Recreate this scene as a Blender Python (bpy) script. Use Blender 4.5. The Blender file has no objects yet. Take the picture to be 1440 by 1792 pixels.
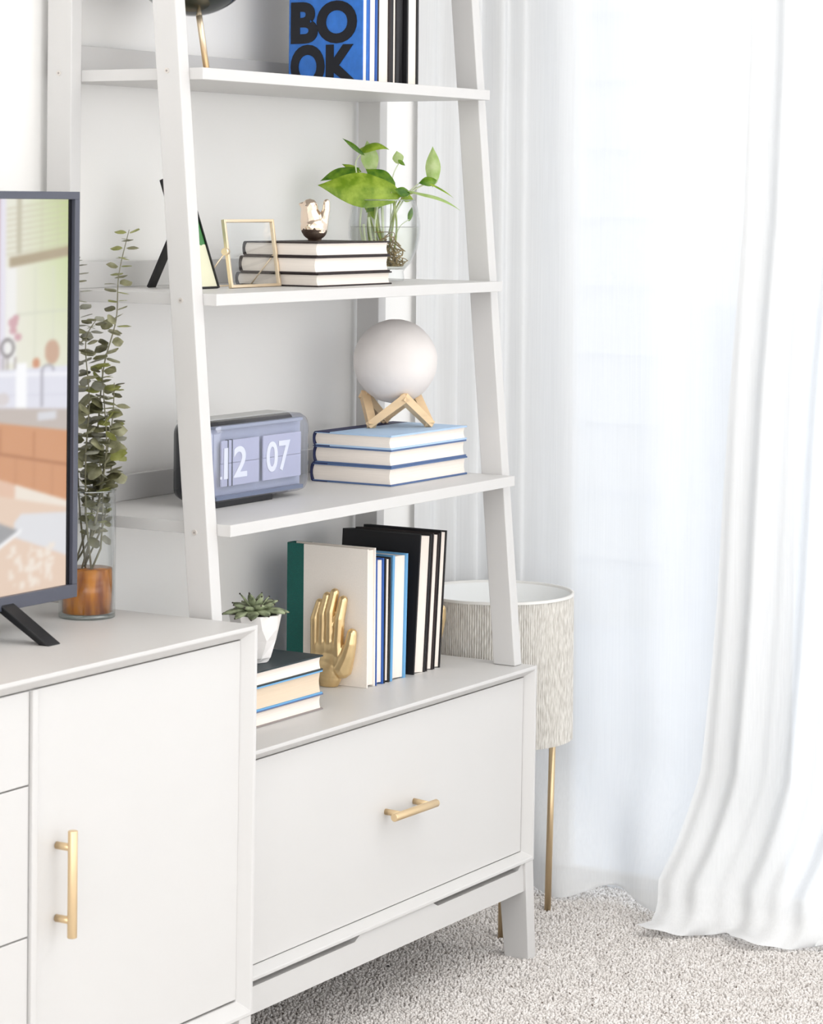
import bpy, bmesh, math, random
import numpy as np
from mathutils import Vector, Matrix
R = random.Random(7)
TB = .7201            # height of the media console
S = bpy.context.scene
COL = S.collection
# ------------------------------------------------------------------ camera
CX, CY, CZ, YAW, FPX, PY, PITCH, ROLL = -4.06563, -2.21801, 1.33656, .54856, 4607.74, 379.13, .00633, .00809
cam = bpy.data.cameras.new('camera'); camo = bpy.data.objects.new('camera', cam); COL.objects.link(camo)
S.camera = camo
cam.sensor_fit = 'HORIZONTAL'; cam.sensor_width = 36; cam.lens = FPX / 1440 * 36
cam.shift_y = (PY - 896) / 1440; cam.clip_end = 200
_F = Vector((math.cos(YAW) * math.cos(PITCH), math.sin(YAW) * math.cos(PITCH), -math.sin(PITCH)))
_R0 = Vector((math.sin(YAW), -math.cos(YAW), 0)); _U0 = _R0.cross(_F)
_R = _R0 * math.cos(ROLL) + _U0 * math.sin(ROLL); _U = -_R0 * math.sin(ROLL) + _U0 * math.cos(ROLL)
camo.matrix_world = Matrix(((_R.x, _U.x, -_F.x, CX), (_R.y, _U.y, -_F.y, CY), (_R.z, _U.z, -_F.z, CZ), (0, 0, 0, 1)))
cam.dof.use_dof = True; cam.dof.focus_distance = 4.36; cam.dof.aperture_fstop = 15
def at(u, v, ax, c):
    """point of the place seen at photo pixel (u, v) and lying on the plane ax = c (used only to take measurements)"""
    a = (u - 720) / FPX; b = (v - PY) / FPX
    d = _F + _R * a - _U * b
    i = 'xyz'.index(ax); t = (c - (CX, CY, CZ)[i]) / d[i]
    return Vector((CX, CY, CZ)) + d * t
# ------------------------------------------------------------------ light
W = bpy.data.worlds.new('overcast'); S.world = W; W.use_nodes = True
bg = W.node_tree.nodes['Background']; bg.inputs[0].default_value = (.96, .98, 1, 1); bg.inputs[1].default_value = 1.15
def area(name, loc, rot, sx, sy, power, col=(1, 1, 1)):
    l = bpy.data.lights.new(name, 'AREA'); l.shape = 'RECTANGLE'; l.size = sx; l.size_y = sy; l.energy = power; l.color = col
    o = bpy.data.objects.new(name, l); COL.objects.link(o); o.location = loc; o.rotation_euler = rot; return o
# unseen overhead fill added to brighten tops, carpet and wall
area('overhead_fill', (-.55, -2.3, 2.62), (0, 0, 0), 1.9, 3.2, 19, (1, .995, .99))
area('left_fill', (-5.6, -1.2, 1.4), (0, math.radians(-90), 0), 2.2, 4, 11, (1, .99, .98))  # added fill from the left that lifts the left-facing sides
S.view_settings.view_transform = 'Standard'; S.view_settings.look = 'None'
EXPO = 1.14
S.view_settings.exposure = EXPO; S.view_settings.gamma = 1; S.view_settings.use_curve_mapping = False
# ------------------------------------------------------------------ materials
def lin(c):
    return tuple(((x / 255) / 12.92 if x / 255 <= .04045 else ((x / 255 + .055) / 1.055) ** 2.4) for x in c)
MATS = {}
def mat(name, rgb, rough=.5, metal=0., noise=0., nscale=40., bump=0., bscale=200., spec=.5, stretch=None, coat=0.):
    if name in MATS: return MATS[name]
    m = bpy.data.materials.new(name); m.use_nodes = True; nt = m.node_tree; b = nt.nodes['Principled BSDF']
    c = lin(rgb) + (1,)
    b.inputs['Base Color'].default_value = c; b.inputs['Roughness'].default_value = rough; b.inputs['Metallic'].default_value = metal
    b.inputs['Specular IOR Level'].default_value = spec; b.inputs['Coat Weight'].default_value = coat
    tc = nt.nodes.new('ShaderNodeTexCoord'); mp = nt.nodes.new('ShaderNodeMapping')
    nt.links.new(tc.outputs['Object'], mp.inputs[0])
    if stretch: mp.inputs['Scale'].default_value = stretch
    if noise:
        n = nt.nodes.new('ShaderNodeTexNoise'); n.inputs['Scale'].default_value = nscale; n.inputs['Detail'].default_value = 4
        nt.links.new(mp.outputs[0], n.inputs['Vector'])
        r = nt.nodes.new('ShaderNodeMapRange'); r.inputs[3].default_value = 1 - noise; r.inputs[4].default_value = 1 + noise
        r.inputs[1].default_value = .3; r.inputs[2].default_value = .7
        nt.links.new(n.outputs[0], r.inputs[0])
        mx = nt.nodes.new('ShaderNodeVectorMath'); mx.operation = 'SCALE'; mx.inputs[0].default_value = c[:3]
        nt.links.new(r.outputs[0], mx.inputs['Scale']); nt.links.new(mx.outputs[0], b.inputs['Base Color'])
    if bump:
        n = nt.nodes.new('ShaderNodeTexNoise'); n.inputs['Scale'].default_value = bscale; n.inputs['Detail'].default_value = 3
        nt.links.new(mp.outputs[0], n.inputs['Vector'])
        bp = nt.nodes.new('ShaderNodeBump'); bp.inputs['Strength'].default_value = bump; bp.inputs['Distance'].default_value = .002
        nt.links.new(n.outputs[0], bp.inputs['Height']); nt.links.new(bp.outputs[0], b.inputs['Normal'])
    MATS[name] = m; return m
def glassy(name, rgb, fac_min=.04, rough=.02, tint=1.0):
    """thin clear material: transparent with a fresnel reflection"""
    if name in MATS: return MATS[name]
    m = bpy.data.materials.new(name); m.use_nodes = True; nt = m.node_tree; nt.nodes.clear()
    out = nt.nodes.new('ShaderNodeOutputMaterial'); mx = nt.nodes.new('ShaderNodeMixShader')
    tr = nt.nodes.new('ShaderNodeBsdfTransparent'); tr.inputs[0].default_value = lin(rgb) + (1,)
    gl = nt.nodes.new('ShaderNodeBsdfGlossy'); gl.inputs['Roughness'].default_value = rough
    lw = nt.nodes.new('ShaderNodeLayerWeight'); lw.inputs[0].default_value = .5
    pw = nt.nodes.new('ShaderNodeMath'); pw.operation = 'POWER'; pw.inputs[1].default_value = 4
    r = nt.nodes.new('ShaderNodeMapRange'); r.inputs[3].default_value = fac_min; r.inputs[4].default_value = .7 * tint
    nt.links.new(lw.outputs['Facing'], pw.inputs[0]); nt.links.new(pw.outputs[0], r.inputs[0]); nt.links.new(r.outputs[0], mx.inputs[0])
    nt.links.new(tr.outputs[0], mx.inputs[1]); nt.links.new(gl.outputs[0], mx.inputs[2]); nt.links.new(mx.outputs[0], out.inputs[0])
    MATS[name] = m; return m
def refract(name, rgb, ior=1.45, rough=0.):
    if name in MATS: return MATS[name]
    m = bpy.data.materials.new(name); m.use_nodes = True; b = m.node_tree.nodes['Principled BSDF']
    b.inputs['Base Color'].default_value = lin(rgb) + (1,); b.inputs['Transmission Weight'].default_value = 1
    b.inputs['Roughness'].default_value = rough; b.inputs['IOR'].default_value = ior
    MATS[name] = m; return m
def sheer(name, rgb, clear=.25, transl=.5):
    m = bpy.data.materials.new(name); m.use_nodes = True; nt = m.node_tree; nt.nodes.clear()
    out = nt.nodes.new('ShaderNodeOutputMaterial'); c = lin(rgb) + (1,)
    tr = nt.nodes.new('ShaderNodeBsdfTransparent'); tr.inputs[0].default_value = c
    tl = nt.nodes.new('ShaderNodeBsdfTranslucent'); tl.inputs[0].default_value = c
    df = nt.nodes.new('ShaderNodeBsdfDiffuse'); df.inputs[0].default_value = c
    tc = nt.nodes.new('ShaderNodeTexCoord'); mp = nt.nodes.new('ShaderNodeMapping'); mp.inputs['Scale'].default_value = (300, 300, 6)
    n = nt.nodes.new('ShaderNodeTexNoise'); n.inputs['Scale'].default_value = 1
    nt.links.new(tc.outputs['Object'], mp.inputs[0]); nt.links.new(mp.outputs[0], n.inputs['Vector'])
    r = nt.nodes.new('ShaderNodeMapRange'); r.inputs[3].default_value = clear - .05; r.inputs[4].default_value = clear + .05
    nt.links.new(n.outputs[0], r.inputs[0])
    m1 = nt.nodes.new('ShaderNodeMixShader'); m1.inputs[0].default_value = transl
    nt.links.new(df.outputs[0], m1.inputs[1]); nt.links.new(tl.outputs[0], m1.inputs[2])
    m2 = nt.nodes.new('ShaderNodeMixShader'); nt.links.new(r.outputs[0], m2.inputs[0])
    nt.links.new(m1.outputs[0], m2.inputs[1]); nt.links.new(tr.outputs[0], m2.inputs[2]); nt.links.new(m2.outputs[0], out.inputs[0])
    MATS[name] = m; return m
LACQ = mat('white_lacquer', (207, 205, 203), .42, noise=.008, nscale=6, bump=.02, bscale=120)
WALL = mat('wall_paint', (244, 242, 239), .8, noise=.008, nscale=3, bump=.05, bscale=500)
CEIL = mat('ceiling_paint', (240, 240, 238), .9)
GOLD = mat('brushed_gold', (226, 200, 160), .38, .85, bump=.03, bscale=300)
PALEGOLD = mat('pale_gold', (240, 220, 190), .35, .8)
SATIN = mat('satin_gold_paint', (234, 206, 156), .3, .92, noise=.04, nscale=60)
ROSE = mat('rose_gold_chrome', (246, 226, 206), .05, 1.)
SCREW = mat('screw_cap', (214, 208, 202), .4, .3)
SCREWD = mat('screw_socket', (158, 150, 144), .5)
PAGE = mat('paper_edge', (242, 232, 222), .8, noise=.05, nscale=1, stretch=(1500, 12, 12))
PAGE_TAN = mat('tan_paper_edge', (226, 205, 180), .8, noise=.05, nscale=1, stretch=(1500, 12, 12))
DARK = mat('black_cloth', (20, 18, 22), .55, bump=.25, bscale=900)
BROWN = mat('dark_brown_cloth', (38, 26, 26), .6, bump=.25, bscale=900)
NAVY = mat('navy_cloth', (26, 34, 80), .6, bump=.2, bscale=900)
BLUE = mat('mid_blue_cloth', (44, 92, 172), .6, bump=.2, bscale=900)
SKYB = mat('sky_blue_cloth', (108, 168, 214), .6, bump=.2, bscale=900)
POWDER = mat('powder_blue_cloth', (176, 202, 230), .6, bump=.2, bscale=900)
SLATEB = mat('slate_blue_cloth', (84, 108, 150), .6, bump=.2, bscale=900)
GREEN = mat('dark_green_cloth', (4, 92, 84), .6, noise=.25, nscale=700, bump=.3, bscale=900)
CREAM = mat('cream_cloth', (246, 238, 229), .7, noise=.02, nscale=400, bump=.2, bscale=900)
CHARC = mat('charcoal_green_cloth', (34, 48, 54), .5, noise=.3, nscale=900, bump=.3, bscale=900)
TAUPE = mat('taupe_cloth', (150, 140, 136), .6, bump=.2, bscale=900)
BLACKM = mat('black_metal', (16, 15, 18), .35)
BLACKP = mat('black_plastic', (12, 13, 18), .35)
GLASS = glassy('clear_glass', (254, 255, 255), .03)
CLEARP = glassy('clear_plastic', (236, 238, 246), .12, .05)
# ------------------------------------------------------------------ mesh helpers
class MB:
    def __init__(s): s.v = []; s.f = []; s.sm = []
    def add(s, vs, fs, smooth=False):
        o = len(s.v); s.v += [tuple(v) for v in vs]; s.f += [tuple(i + o for i in f) for f in fs]; s.sm += [smooth] * len(fs); return s
    def box(s, x0, x1, y0, y1, z0, z1):
        return s.hexa([(x0, y0, z0), (x1, y0, z0), (x1, y1, z0), (x0, y1, z0), (x0, y0, z1), (x1, y0, z1), (x1, y1, z1), (x0, y1, z1)])
    def hexa(s, p):
        return s.add(p, [(0, 3, 2, 1), (4, 5, 6, 7), (0, 1, 5, 4), (1, 2, 6, 5), (2, 3, 7, 6), (3, 0, 4, 7)])
    def prism(s, poly, ax, a, b, smooth=False):
        """extrude polygon (2d, the two axes other than ax in order) from a to b along ax"""
        def P(p, c):
            return {'x': (c, p[0], p[1]), 'y': (p[0], c, p[1]), 'z': (p[0], p[1], c)}[ax]
        n = len(poly); vs = [P(p, a) for p in poly] + [P(p, b) for p in poly]
        o = len(s.v); s.v += vs
        s.f.append(tuple(o + i for i in range(n))); s.sm.append(False)
        s.f.append(tuple(o + n + i for i in reversed(range(n)))); s.sm.append(False)
        for i in range(n):
            j = (i + 1) % n; s.f.append((o + i, o + n + i, o + n + j, o + j)); s.sm.append(smooth)
        return s
    def tube(s, pts, rad, n=10, caps=True, smooth=True):
        pts = [Vector(p) for p in pts]
        if not hasattr(rad, '__len__'): rad = [rad] * len(pts)
        o = len(s.v); up = None
        for i, p in enumerate(pts):
            t = (pts[min(i + 1, len(pts) - 1)] - pts[max(i - 1, 0)]).normalized()
            if up is None: up = Vector((0, 0, 1)) if abs(t.z) < .9 else Vector((1, 0, 0))
            a = t.cross(up).normalized(); b = a.cross(t).normalized(); up = b
            for k in range(n):
                q = 2 * math.pi * k / n; s.v.append(tuple(p + (a * math.cos(q) + b * math.sin(q)) * rad[i]))
        for i in range(len(pts) - 1):
            for k in range(n):
                k2 = (k + 1) % n; s.f.append((o + i * n + k, o + i * n + k2, o + (i + 1) * n + k2, o + (i + 1) * n + k)); s.sm.append(smooth)
        if caps:
            s.f.append(tuple(o + k for k in reversed(range(n)))); s.sm.append(False)
            s.f.append(tuple(o + (len(pts) - 1) * n + k for k in range(n))); s.sm.append(False)
        return s
    def lathe(s, prof, c=(0, 0, 0), n=32, smooth=True, close=False):
        o = len(s.v)
        for r, z in prof:
            for k in range(n):
                q = 2 * math.pi * k / n; s.v.append((c[0] + r * math.cos(q), c[1] + r * math.sin(q), c[2] + z))
        m = len(prof)
        for i in range(m if close else m - 1):
            i2 = (i + 1) % m
            for k in range(n):
                k2 = (k + 1) % n; s.f.append((o + i * n + k, o + i * n + k2, o + i2 * n + k2, o + i2 * n + k)); s.sm.append(smooth)
        return s
    def ico(s, c, r, sub=2, sc=(1, 1, 1)):
        bm = bmesh.new(); bmesh.ops.create_icosphere(bm, subdivisions=sub, radius=1)
        vs = [(c[0] + v.co.x * r * sc[0], c[1] + v.co.y * r * sc[1], c[2] + v.co.z * r * sc[2]) for v in bm.verts]
        fs = [tuple(v.index for v in f.verts) for f in bm.faces]; bm.free(); return s.add(vs, fs, True)
    def xf(s, M):
        s.v = [tuple(M @ Vector(v)) for v in s.v]; return s
OFF = {}
def link(name, me, m, parent=None, origin=None):
    o = bpy.data.objects.new(name, me); COL.objects.link(o)
    if m and not me.materials: me.materials.append(m)
    if parent: o.parent = parent
    return o
def build(name, mb, m, parent=None, world=True, bevel=0, seg=2, origin=None, recalc=True):
    off = Vector((0, 0, 0))
    if parent is not None:
        if world: off = OFF[parent.name]
    elif origin is not None: off = Vector(origin)
    me = bpy.data.meshes.new(name); me.from_pydata([tuple(Vector(v) - off) for v in mb.v], [], mb.f)
    me.polygons.foreach_set('use_smooth', mb.sm)
    if recalc:
        bm = bmesh.new(); bm.from_mesh(me); bmesh.ops.recalc_face_normals(bm, faces=bm.faces); bm.to_mesh(me); bm.free()
    me.update()
    o = link(name, me, m, parent)
    if parent is None: o.location = off
    OFF[o.name] = off
    if bevel:
        b = o.modifiers.new('bevel', 'BEVEL'); b.width = bevel; b.segments = seg; b.limit_method = 'ANGLE'; b.angle_limit = .6
    return o
def tag(o, label, cat, group=None, kind=None):
    o['label'] = label; o['category'] = cat
    if group: o['group'] = group
    if kind: o['kind'] = kind
    return o
def thing(name, label, cat, loc=(0, 0, 0), group=None, rot=(0, 0, 0)):
    o = bpy.data.objects.new(name, None); o.empty_display_size = .02; COL.objects.link(o); o.location = loc; o.rotation_euler = rot
    OFF[o.name] = Vector(loc); return tag(o, label, cat, group)
def struct(o): o['kind'] = 'structure'; return o
def blob(mb, voxel, smooth=4):
    """union of overlapping lumps into one continuous surface"""
    me = bpy.data.meshes.new('tmp'); me.from_pydata(mb.v, [], mb.f); o = bpy.data.objects.new('tmp', me); COL.objects.link(o)
    r = o.modifiers.new('r', 'REMESH'); r.mode = 'VOXEL'; r.voxel_size = voxel
    s = o.modifiers.new('s', 'SMOOTH'); s.iterations = smooth; s.factor = .5
    dg = bpy.context.evaluated_depsgraph_get(); me2 = bpy.data.meshes.new_from_object(o.evaluated_get(dg))
    bpy.data.objects.remove(o); out = MB(); out.v = [tuple(v.co) for v in me2.vertices]; out.f = [tuple(p.vertices) for p in me2.polygons]; out.sm = [True] * len(out.f)
    bpy.data.meshes.remove(me2); return out
def chain(mb, pts, rad, step=.0018, flat=None):
    pts = [Vector(p) for p in pts]
    for i in range(len(pts) - 1):
        L = (pts[i + 1] - pts[i]).length; n = max(1, int(L / step))
        for k in range(n + 1):
            t = k / n; mb.ico(pts[i].lerp(pts[i + 1], t), rad[i] * (1 - t) + rad[i + 1] * t, 2, flat or (1, 1, 1))
    return mb
def text_mesh(s, size, ext, offset=0., res=6):
    c = bpy.data.curves.new('t', 'FONT'); c.body = s; c.size = size; c.extrude = ext; c.offset = offset; c.align_x = 'CENTER'; c.resolution_u = res
    o = bpy.data.objects.new('t', c); COL.objects.link(o)
    dg = bpy.context.evaluated_depsgraph_get(); me = bpy.data.meshes.new_from_object(o.evaluated_get(dg)); bpy.data.objects.remove(o)
    mb = MB(); mb.v = [tuple(v.co) for v in me.vertices]; mb.f = [tuple(p.vertices) for p in me.polygons]; mb.sm = [False] * len(mb.f)
    bpy.data.meshes.remove(me); return mb
def fit(mb, w, h):
    """scale flat text to w x h with lower left corner at 0"""
    xs = [v[0] for v in mb.v]; ys = [v[1] for v in mb.v]; sx = w / (max(xs) - min(xs)); sy = h / (max(ys) - min(ys))
    mb.v = [((v[0] - min(xs)) * sx, (v[1] - min(ys)) * sy, v[2]) for v in mb.v]; return mb
def rrect(x0, x1, z0, z1, r, n=6):
    out = []
    for cx, cz, a0 in ((x1 - r, z0 + r, -90), (x1 - r, z1 - r, 0), (x0 + r, z1 - r, 90), (x0 + r, z0 + r, 180)):
        for k in range(n + 1):
            a = math.radians(a0 + 90 * k / n); out.append((cx + r * math.cos(a), cz + r * math.sin(a)))
    return out
# ------------------------------------------------------------------ room
WY = .375; WX = .50
FLOOR = struct(build('floor', MB().box(-6, WX, -6, WY, -.03, -.004), mat('carpet_backing', (196, 188, 178), .95, noise=.1, nscale=300)))
struct(build('wall_back', MB().box(-6, WX + .1, WY, WY + .1, -.03, 2.65), WALL))
mb = MB().box(WX, WX + .1, .31, WY, -.03, 2.65).box(WX, WX + .1, -6, -2.3, -.03, 2.65).box(WX, WX + .1, -2.3, .31, 2.2, 2.65)
struct(build('wall_right', mb, WALL))
struct(build('ceiling', MB().box(-6, WX + .1, -6, WY + .1, 2.65, 2.7), CEIL))
struct(build('baseboard_back', MB().prism([(WY - .012, 0), (WY, 0), (WY, .11), (WY - .006, .11), (WY - .012, .1)], 'x', -6, WX), LACQ))
# sliding patio door with white frame
FR = mat('window_frame_white', (244, 245, 247), .5)
w = struct(build('window_1', MB().box(WX, WX + .09, .27, .31, -.02, 2.2).box(WX, WX + .09, -2.3, -2.26, -.02, 2.2).box(WX, WX + .09, -2.3, .31, 2.15, 2.2).box(WX, WX + .09, -2.3, .31, -.03, .012), FR))
for n, (a, b) in enumerate(((-.95, .27), (-2.26, -.87))):
    x = WX + .02 + .03 * n
    build('sash', MB().box(x, x + .025, a, a + .06, .015, 2.15).box(x, x + .025, b - .06, b, .015, 2.15).box(x, x + .025, a, b, .012, .026).box(x, x + .025, a, b, 2.08, 2.15), FR, w)
    build('pane', MB().box(x + .01, x + .014, a + .06, b - .06, .026, 2.08), GLASS, w)
# carpet pile: twisted tufts on the floor that the camera can see close up
def carpet():
    rs = np.random.RandomState(3); st = .0056
    xs, ys = np.meshgrid(np.arange(-.95, .495, st), np.arange(-1.30, .34, st)); x = xs.ravel(); y = ys.ravel()
    # keep only the floor in front of and under the furniture
    keep = (y < .30) & (y > -.30 - .95 * (x + .95)) | (x > -.35); keep &= ~((x < -.8) & (y > .0))
    x = x[keep]; y = y[keep]; n = len(x)
    x = x + rs.uniform(-.5, .5, n) * st; y = y + rs.uniform(-.5, .5, n) * st
    big = np.sin(x * 41 + np.sin(y * 23)) * np.sin(y * 37 + np.sin(x * 29) * 2)
    h = .0060 + .0022 * rs.rand(n) + .0009 * big; r = st * (.50 + .22 * rs.rand(n)); a0 = rs.uniform(0, 6.28, n)
    lx = rs.normal(0, .0022, n); ly = rs.normal(0, .0022, n)
    K = 5; V = np.zeros((n, 2 * K + 1, 3))
    for k in range(K):
        a = a0 + 2 * np.pi * k / K
        V[:, k] = np.stack([x + r * np.cos(a), y + r * np.sin(a), np.full(n, -.004)], 1)
        V[:, K + k] = np.stack([x + lx * .6 + .82 * r * np.cos(a + .5), y + ly * .6 + .82 * r * np.sin(a + .5), h * .72], 1)
    V[:, 2 * K] = np.stack([x + lx, y + ly, h], 1)
    F = []
    for k in range(K):
        k2 = (k + 1) % K; F += [(k, k2, K + k2), (k, K + k2, K + k), (K + k, K + k2, 2 * K)]
    F = (np.arange(n)[:, None, None] * (2 * K + 1) + np.array(F)[None]).reshape(-1, 3)
    me = bpy.data.meshes.new('carpet_pile'); me.vertices.add(n * (2 * K + 1)); me.vertices.foreach_set('co', V.ravel())
    me.loops.add(len(F) * 3); me.loops.foreach_set('vertex_index', F.ravel().astype(np.int32))
    me.polygons.add(len(F)); me.polygons.foreach_set('loop_start', np.arange(len(F)) * 3); me.polygons.foreach_set('loop_total', np.full(len(F), 3))
    me.polygons.foreach_set('use_smooth', np.ones(len(F), bool)); me.update(calc_edges=True)
    m = bpy.data.materials.new('carpet_yarn'); m.use_nodes = True; nt = m.node_tree; b = nt.nodes['Principled BSDF']; b.inputs['Roughness'].default_value = .95
    b.inputs['Specular IOR Level'].default_value = .1
    tc = nt.nodes.new('ShaderNodeTexCoord'); cr = []
    for sc, lo, hi, c0, c1 in ((70, .35, .62, (214, 208, 203), (234, 229, 225)), (190, .30, .36, (120, 108, 98), (255, 255, 255))):
        nn = nt.nodes.new('ShaderNodeTexNoise'); nn.inputs['Scale'].default_value = sc; nn.inputs['Detail'].default_value = 2
        nt.links.new(tc.outputs['Object'], nn.inputs['Vector']); rp = nt.nodes.new('ShaderNodeValToRGB')
        rp.color_ramp.elements[0].position = lo; rp.color_ramp.elements[0].color = lin(c0) + (1,); rp.color_ramp.elements[1].position = hi; rp.color_ramp.elements[1].color = lin(c1) + (1,)
        nt.links.new(nn.outputs[0], rp.inputs[0]); cr.append(rp)
    mx = nt.nodes.new('ShaderNodeMix'); mx.data_type = 'RGBA'; mx.blend_type = 'MULTIPLY'; mx.inputs[0].default_value = 1
    nt.links.new(cr[0].outputs[0], mx.inputs[6]); nt.links.new(cr[1].outputs[0], mx.inputs[7]); nt.links.new(mx.outputs[2], b.inputs['Base Color'])
    fm = m.copy(); fm.name = 'carpet_far'; ft = fm.node_tree; fb = ft.nodes['Principled BSDF']; fn = ft.nodes.new('ShaderNodeTexNoise'); fn.inputs['Scale'].default_value = 150; fn.inputs['Detail'].default_value = 3
    fc = [q for q in ft.nodes if q.type == 'TEX_COORD'][0]; ft.links.new(fc.outputs['Object'], fn.inputs['Vector']); fp = ft.nodes.new('ShaderNodeBump'); fp.inputs['Strength'].default_value = 1; fp.inputs['Distance'].default_value = .006
    ft.links.new(fn.outputs[0], fp.inputs['Height']); ft.links.new(fp.outputs[0], fb.inputs['Normal']); FLOOR.data.materials.clear(); FLOOR.data.materials.append(fm)
    me.materials.append(m); o = bpy.data.objects.new('carpet_pile', me); COL.objects.link(o)
    tag(o, 'speckled beige looped carpet pile covering the floor', 'carpet', kind='stuff')
carpet()
# dark crumb on the carpet
p = at(679, 1690, 'z', .008)
tag(build('crumb', MB().ico((p.x, p.y, .0075), .0035, 1, (1.3, .8, .5)), mat('crumb', (20, 16, 16), .8), origin=(p.x, p.y, .005)), 'tiny dark crumb lying on the beige carpet before the low drawer cabinet', 'crumb')
# ------------------------------------------------------------------ outside
struct(build('ground', MB().box(WX + .12, 30, -20, 20, -.3, -.12), mat('patio_stone', (226, 236, 252), .9, noise=.04, nscale=2)))
struct(build('sky_blocker_slab', MB().box(WX + .12, 2.3, -3.2, 1.6, 2.45, 2.55), CEIL))  # unseen slab added to block sky light and dim the curtains
SID = mat('painted_siding', (226, 232, 240), .7)
hw = thing('neighbouring_house', 'pale house wall of horizontal siding boards faint behind the sheer curtain', 'house', (4.1, 2.6, -.12))
build('wall', MB().box(4.06, 4.3, 1.73, 4.5, -.12, 3.2), SID, hw)
for k in range(14):
    z0 = -.128 + k * .235
    build('siding_board', MB().hexa([(4.01, 1.72, z0), (4.01, 4.5, z0), (4.06, 4.5, z0), (4.06, 1.72, z0), (4.045, 1.72, z0 + .235), (4.045, 4.5, z0 + .235), (4.06, 4.5, z0 + .235), (4.06, 1.72, z0 + .235)]), SID, hw)
# ------------------------------------------------------------------ cabinets
def carcass(name, parent, x0, x1, y0, y1, z0, z1, taper, f, ct, cb, cs, b):
    """case whose front has a flat lip and a bevel that slopes in to the doors"""
    def ring(y, i, c_t, c_b, c_s):
        return [(x0 + taper + i + c_s, y, z0 + i + c_b), (x1 - taper - i - c_s, y, z0 + i + c_b), (x1 - i - c_s, y, z1 - i - c_t), (x0 + i + c_s, y, z1 - i - c_t)]
    rings = [ring(y1, 0, 0, 0, 0), ring(y0, 0, 0, 0, 0), ring(y0, f, 0, 0, 0), ring(y0 + b, f, ct, cb, cs), ring(y0 + b + .03, f, ct, cb, cs)]
    mb = MB(); vs = [v for r in rings for v in r]; fs = [(3, 2, 1, 0), (16, 17, 18, 19)]
    for i in range(4):
        for k in range(4):
            k2 = (k + 1) % 4; fs.append((i * 4 + k, i * 4 + k2, (i + 1) * 4 + k2, (i + 1) * 4 + k))
    mb.add(vs, fs); return build(name, mb, LACQ, parent, bevel=.0012)
def handle(parent, posts, a, b, rb=.0065, rp=.005):
    h = build('handle', MB().tube([a, b], rb, 18), GOLD, parent, bevel=.0008)
    for p, q in posts: build('handle_post', MB().tube([p, q], rp, 14), GOLD, h)
    return h
# --- low drawer cabinet under the ladder shelves
tc = thing('drawer_cabinet', 'low white drawer cabinet with splayed legs under the ladder shelves', 'cabinet', (-.45, .2, 0))
TX0, TX1 = -.927, 0.
carcass('case', tc, TX0, TX1, 0, .36, .179, .52, .006, .006, .013, .009, .010, .018)
d = build('drawer_front', MB().hexa([(TX0 + .0245, .017, .1955), (TX1 - .0245, .017, .1955), (TX1 - .0245, .05, .1955), (TX0 + .0245, .05, .1955), (TX0 + .0175, .017, .4995), (TX1 - .0175, .017, .4995), (TX1 - .0175, .05, .4995), (TX0 + .0175, .05, .4995)]), LACQ, tc, bevel=.001)
handle(d, [((-.4733, .018, .352), (-.4733, -.014, .3512)), ((-.386, .018, .3525), (-.386, -.014, .3502))], (-.4975, -.014, .3508), (-.3655, -.014, .3494))
for sx in (-1, 1):
    for yf, yb, tf, tb in ((0., .046, .002, .05), (.36, .316, .358, .312)):
        xo = (TX1 - .006) if sx > 0 else (TX0 + .006); fx = .013 if sx > 0 else -.003
        build('leg', MB().hexa([(xo + fx - sx * .027, tf - 0, 0), (xo + fx, tf - 0, 0), (xo + fx, tb, 0), (xo + fx - sx * .027, tb, 0),
                                (xo - sx * .030, yf + .001, .1795), (xo - sx * .001, yf + .001, .1795), (xo - sx * .001, yb * 1.25 if yf == 0 else yb - .012, .1795), (xo - sx * .030, yb * 1.25 if yf == 0 else yb - .012, .1795)]), LACQ, tc, bevel=.0012)
# apron with two shallow cut-outs along its top edge
ap = [(-.892, .128), (-.031, .128), (-.030, .1792), (-.040, .1792), (-.052, .1685), (-.325, .1685), (-.345, .1792), (-.560, .1792), (-.580, .1685), (-.892, .1685)]
build('apron', MB().prism(ap, 'y', .006, .026), LACQ, tc)
build('rear_apron', MB().box(-.89, -.033, .325, .345, .128, .179), LACQ, tc)
# --- taller media console
mc = thing('media_console', 'taller white console with a door and drawers below the television', 'cabinet', (-1.6, .18, 0))
MX0, MX1, MY, MZ0, MZ1 = -2.65, -.932, -.0484, .157, .7201
carcass('case', mc, MX0, MX1, MY, .36, MZ0, MZ1, .006, .006, .014, .014, .012, .018)
DF = MY + .017; zA, zB = MZ0 + .0235, MZ1 - .0215
xd0, xd1, xd2 = at(50.5, 1375, 'y', DF).x, at(64, 1203, 'y', DF).x, at(420.5, 1118, 'y', DF).x
build('divider', MB().box(xd0 + .0015, xd1 - .0015, MY + .012, .03, zA - .001, zB + .001), LACQ, mc, bevel=.001)
dr = build('door', MB().hexa([(xd1, DF, zA), (xd2 - .0045, DF, zA), (xd2 - .0045, .02, zA), (xd1, .02, zA), (xd1, DF, zB), (xd2 + .001, DF, zB), (xd2 + .001, .02, zB), (xd1, .02, zB)]), LACQ, mc, bevel=.001)
hp = [at(98, 1479, 'y', DF), at(98, 1606, 'y', DF)]; HO = Vector((0, -.0275, 0)); hx = (hp[0].x + hp[1].x) / 2
ht, hb_ = at(130, 1453, 'y', DF - .0275).z, at(130, 1640, 'y', DF - .0275).z
handle(dr, [((hx, DF - .001, p.z), (hx, DF - .0275, p.z)) for p in hp], (hx, DF - .0275, hb_), (hx, DF - .0275, ht))
z1_, z2_ = at(50, 1375, 'y', DF).z, at(50, 1640, 'y', DF).z
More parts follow.
